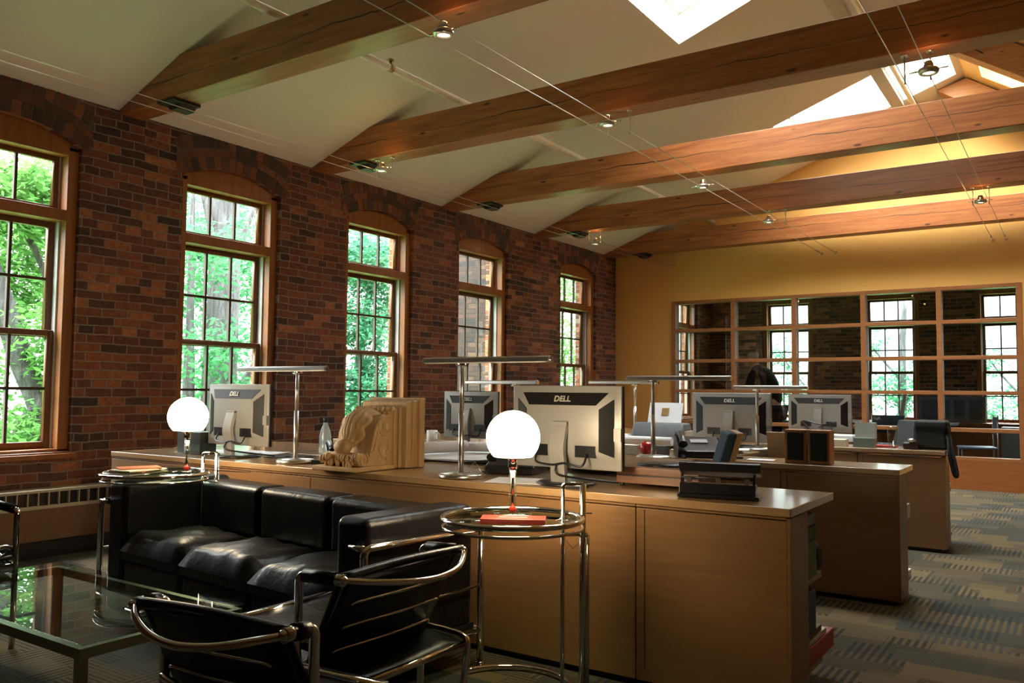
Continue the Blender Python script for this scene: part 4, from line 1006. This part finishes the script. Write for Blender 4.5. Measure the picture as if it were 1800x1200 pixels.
for s in (-1, 1):
    h = MB()
    for k in range(4):
        y = s*.15+(-.025+.0165*k); L = [.065, .075, .07, .055][k]
        h.tube([(-.60, y, 1.075), (-.60-L*.5, y, 1.07), (-.60-L, y, 1.05)], [.009, .0085, .007], 8)
    h.tube([(-.58, s*.15-s*.03, 1.07), (-.605, s*.15-s*.05, 1.06), (-.63, s*.15-s*.05, 1.045)], [.011, .009, .008], 8)
    h.ell((-.595, s*.15, 1.075), (.035, .036, .015)); h.build('hand', SKIN, pt)
for s in (-1, 1): MB().ell((-.06, s*.115, .045), (.14, .05, .045)).build('shoe', BLACK, pt)

# ---------------------------------------------------------------- back room furniture
t = thing('meeting_table', 'long table in the room behind the glass partition', 'table', (-2.9, 13.6, 0)); MB().box(-1.4, 1.4, -.5, .5, .70, .735).build('tabletop', plain('bluish_top', (.30, .33, .38), .25), t)
for x in (-1.2, 1.2):
    for y in (-.4, .4): MB().tube([(x, y, 0), (x, y, .7)], .025, 10).build('leg', STEEL, t)
def side_chair(x, y, rz, label):
    t = thing('meeting_chair', label, 'chair', (x, y, 0), rz, 'metal framed chairs behind the glass')
    MB().box(-.22, .22, -.22, .22, .43, .46).build('seat', plain('blue_seat', (.20, .30, .55), .4), t, bevel=.01)
    MB().box(-.21, .21, -.235, -.215, .62, .86).build('backrest', BLUEF, t, bevel=.01)
    for sx_ in (-.21, .21): MB().tube([(sx_, -.22, 0), (sx_, -.225, .88)], .01, 8).tube([(sx_, .2, 0), (sx_, .2, .43)], .01, 8).build('leg', STEEL, t)
side_chair(-1.16, 12.85, PI/2+.2, 'blue-seated metal chair behind the lower right glass panes')
side_chair(-2.2, 12.75, 0, 'metal chair at the near side of the meeting table')
t = thing('metal_cabinet', 'pale blue-grey cabinet behind the glass at the far right', 'cabinet', (-.58, 13.1, 0)); MB().box(-.30, .3, -.2, .25, 0, .72).build('body', plain('cab_grey', (.22, .28, .32), .5), t); MB().box(-.28, .28, -.21, -.2, .38, .7).build('drawer', MATS['cab_grey'], t)
t = thing('easel_board', 'tall narrow white board leaning on the table behind the glass', 'board', (-2.2, 13.5, .735), 0); MB().prism([(-.03, 0), (.03, 0), (-.05, .42), (-.09, .42)], 'X', -.02, .02, M=Matrix.Rotation(PI/2, 4, 'Z')).build('board', WHITE, t)
t = thing('picture_panels', 'framed panels standing in front of the far brick wall', 'picture', (-1.75, 15.45, .72)); 
MB().box(-.5, .5, -.02, .02, 0, .42).build('frame', GREYP, t); MB().box(-.44, -.02, -.025, -.02, .05, .37).box(.04, .2, -.025, -.02, .05, .37).box(.26, .44, -.025, -.02, .05, .37).build('panel', plain('panel_dark', (.04, .04, .045), .3), t)
t = thing('low_bookcase', 'low wooden ledge carrying framed panels along the far brick wall', 'ledge', (-2.3, 15.42, 0)); MB().box(-3.3, 3.3, -.15, .15, .66, .70).build('shelf', PANEL, t); MB().box(-3.3, 3.3, .05, .1, 0, .66).build('back', PANEL, t)
bpy.data.objects['picture_panels'].location.z = .70

# ---------------------------------------------------------------- outside
gr = MB().box(-60, 40, -30, 80, -3.7, -3.5).build('ground', plain('grass_ground', (.05, .16, .03), .9)); struct(gr)
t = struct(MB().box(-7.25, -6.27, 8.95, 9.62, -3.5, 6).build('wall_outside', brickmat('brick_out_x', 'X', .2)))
struct(MB().box(-6.43, -6.27, 11.25, 11.9, -3.5, 6).build('wall_outer_pier', MATS['brick_out_x']))
def foliage(blobs, n, seed, name, mat, parent, size=.11):
    rn = random.Random(seed); vs = []; fs = []
    tot = sum(b[3]**2 for b in blobs)
    for (x, y, z, r) in blobs:
        k = int(n*r*r/tot); ncl = max(1, k//26)
        for c_ in range(ncl):
            a = rn.uniform(0, 2*PI); u = rn.uniform(-1, 1); rad = r*rn.uniform(.2, 1)**.5
            cx_, cy_, cz_ = x+rad*math.sqrt(1-u*u)*math.cos(a), y+rad*math.sqrt(1-u*u)*math.sin(a), z+rad*u*.9
            for _ in range(26):
                px_, py_, pz_ = cx_+rn.gauss(0, .16), cy_+rn.gauss(0, .16), cz_+rn.gauss(0, .11)
                L = size*rn.uniform(.6, 1.3); wv = L*.45
                th = rn.uniform(0, 2*PI); ph = rn.uniform(-.9, .3); d = Vector((math.cos(th)*math.cos(ph), math.sin(th)*math.cos(ph), math.sin(ph)))
                s_ = d.cross(Vector((rn.uniform(-1, 1), rn.uniform(-1, 1), 1))).normalized()*wv/2; p = Vector((px_, py_, pz_)); b = len(vs)
                vs += [p, p+d*L*.45+s_, p+d*L, p+d*L*.45-s_]; fs.append((b, b+1, b+2, b+3))
    me = bpy.data.meshes.new(name); me.from_pydata([tuple(v) for v in vs], [], fs); me.materials.append(mat)
    o = bpy.data.objects.new(name, me); COL.objects.link(o); o.parent = parent; return o
def tree(x, y, label, trunk, branches, blobs, n, seed, leaf, size=.11):
    t = thing('tree', label, 'tree', (x, y, -3.5), 0, 'trees outside the windows'); T = MB()
    pts = spline([p[:3] for p in trunk], 5); rs = []
    for i in range(len(pts)):
        f = i/(len(pts)-1)*(len(trunk)-1); k = min(int(f), len(trunk)-2); rs.append(trunk[k][3]*(1-f+k)+trunk[k+1][3]*(f-k))
    T.tube(pts, rs, 14)
    T.build('trunk', BARK, t)
    for br in branches:
        q = spline(br[:-1], 5); MB().tube(q, [br[-1]*(1-.75*i/(len(q)-1)) for i in range(len(q))], 8).build('branch', BARK, t)
    foliage(blobs, n, seed, 'foliage', leaf, t, size)
    return t
def Z(z): return z+3.5
# tree A: straight thick trunk seen through window 2
tree(-10, 7.45, 'thick straight-trunked tree filling the second window', [(.1, .0, 0, .30), (.05, 0, 3, .27), (0, 0, Z(1.3), .24), (0, .03, Z(2.6), .22), (0, .0, Z(3.9), .21), (.1, 0, Z(6.5), .14)],
     [[(0, .1, Z(.7)), (0, .4, Z(1.2)), (.1, .75, Z(1.8)), (.1, 1.1, Z(2.3)), .09], [(0, .1, Z(2.9)), (0, .35, Z(3.4)), (0, .6, Z(4.0)), .07], [(0, -.1, Z(2.8)), (0, -.25, Z(3.5)), (-.1, -.5, Z(4.5)), .08], [(-.1, -.4, 0), (-.1, -.42, Z(1)), (-.1, -.43, Z(2)), (-.1, -.45, Z(4)), .11]],
     [(.9, -.75, Z(2.9), .5), (.9, .5, Z(2.1), .45), (.8, -.7, Z(1.6), .45), (.7, -.1, Z(1.0), .4), (-1.2, .9, Z(2.6), .9), (-1.2, -.9, Z(3.4), .9), (-1.5, 1.0, Z(3.8), .8), (-1, -.8, Z(1.9), .7), (-1.3, .9, Z(.9), .8), (.6, -.05, Z(1.9), .22)], 13000, 11, LEAF[0])
# tree B: crooked trunk seen through window 1
tree(-10, 4.8, 'crooked tree with leaning limbs outside the first window', [(0, .3, 0, .20), (0, .28, Z(.4), .16), (0, .22, Z(.9), .14), (0, -.02, Z(1.45), .13), (.05, -.28, Z(2.1), .12), (.1, -.6, Z(2.9), .10), (.1, -.8, Z(4), .08)],
     [[(.05, -.35, Z(3.3)), (.05, -.05, Z(2.9)), (0, .2, Z(2.45)), (0, .3, Z(2.0)), .06], [(0, .25, Z(1.0)), (.05, .0, Z(.8)), (.1, -.2, Z(.4)), .04], [(0, -.2, Z(2.1)), (0, -.5, Z(1.6)), (0, -.7, Z(1.0)), .09]],
     [(.4, .1, Z(3.3), .55), (.2, -.3, Z(3.2), .5), (.4, .2, Z(1.65), .45), (-.8, .1, Z(2.3), .5), (-.9, -.3, Z(1.2), .5), (-.6, .4, Z(.5), .45), (.3, -.1, Z(.55), .35), (-1, .6, Z(3), .6)], 14000, 12, LEAF[1])
# tree C: leafy tree seen through window 3
tree(-10.6, 11.2, 'leafy tree with slanting branches outside the third window', [(0, -.3, 0, .12), (0, -.4, Z(1), .09), (0, -.3, Z(2.2), .07), (0, -.1, Z(3.2), .05)],
     [[(0, -.3, Z(1.4)), (0, .1, Z(2.1)), (0, .5, Z(2.9)), .05], [(.3, -1.4, Z(2.9)), (.3, -1.0, Z(3.25)), (.3, -.6, Z(3.7)), .08], [(.2, -1.2, Z(1.35)), (.2, -.6, Z(1.3)), (.2, .3, Z(1.05)), .05]],
     [(.3, -.9, Z(3.3), .6), (.2, -.1, Z(3.4), .6), (.3, -.9, Z(2.3), .55), (.1, .1, Z(2.6), .4), (.4, -.8, Z(1.0), .6), (.2, -.1, Z(.9), .6), (.3, -.4, Z(1.6), .35)], 13000, 13, LEAF[2])
tree(-10.5, 17.4, 'smaller tree outside the fifth window', [(0, 0, 0, .1), (0, .1, Z(1), .08), (0, .1, Z(3), .05)], [[(0, 0, Z(1.2)), (0, .4, Z(2)), (0, .7, Z(2.5)), .03]],
     [(.0, -.3, Z(2.5), .8), (0, .3, Z(1.8), .6), (0, .0, Z(3.9), .7), (0, -.3, Z(.4), .5)], 6000, 14, LEAF[1])
for k, (x, y, zz, lb) in enumerate([(-6.2, 24, 1.2, 'tree seen through the left window of the far brick wall'), (-3.7, 23, 1.5, 'tree seen through the middle window of the far brick wall'), (-1.0, 23, 1.0, 'tree with bare branches seen through the right window of the far brick wall'), (-12, 23, 1.5, 'tree far beyond the corner of the building')]):
    tree(x, y, lb, [(0, 0, 0, .14), (0, .0, Z(zz), .1), (.1, 0, Z(zz+2), .05)], [[(0, 0, Z(zz-.6)), (.5, 0, Z(zz-.1)), (1.2, 0, Z(zz-.2)), .045], [(0, 0, Z(zz)), (-.5, 0, Z(zz+.6)), (-.9, 0, Z(zz+1.2)), .04]],
         [(.7, 0, Z(zz), .6), (-.4, .2, Z(zz-.2), .7), (.2, 0, Z(zz-1.2), .7), (-.8, 0, Z(zz+1), .4)], 2600, 20+k, LEAF[2], .13)
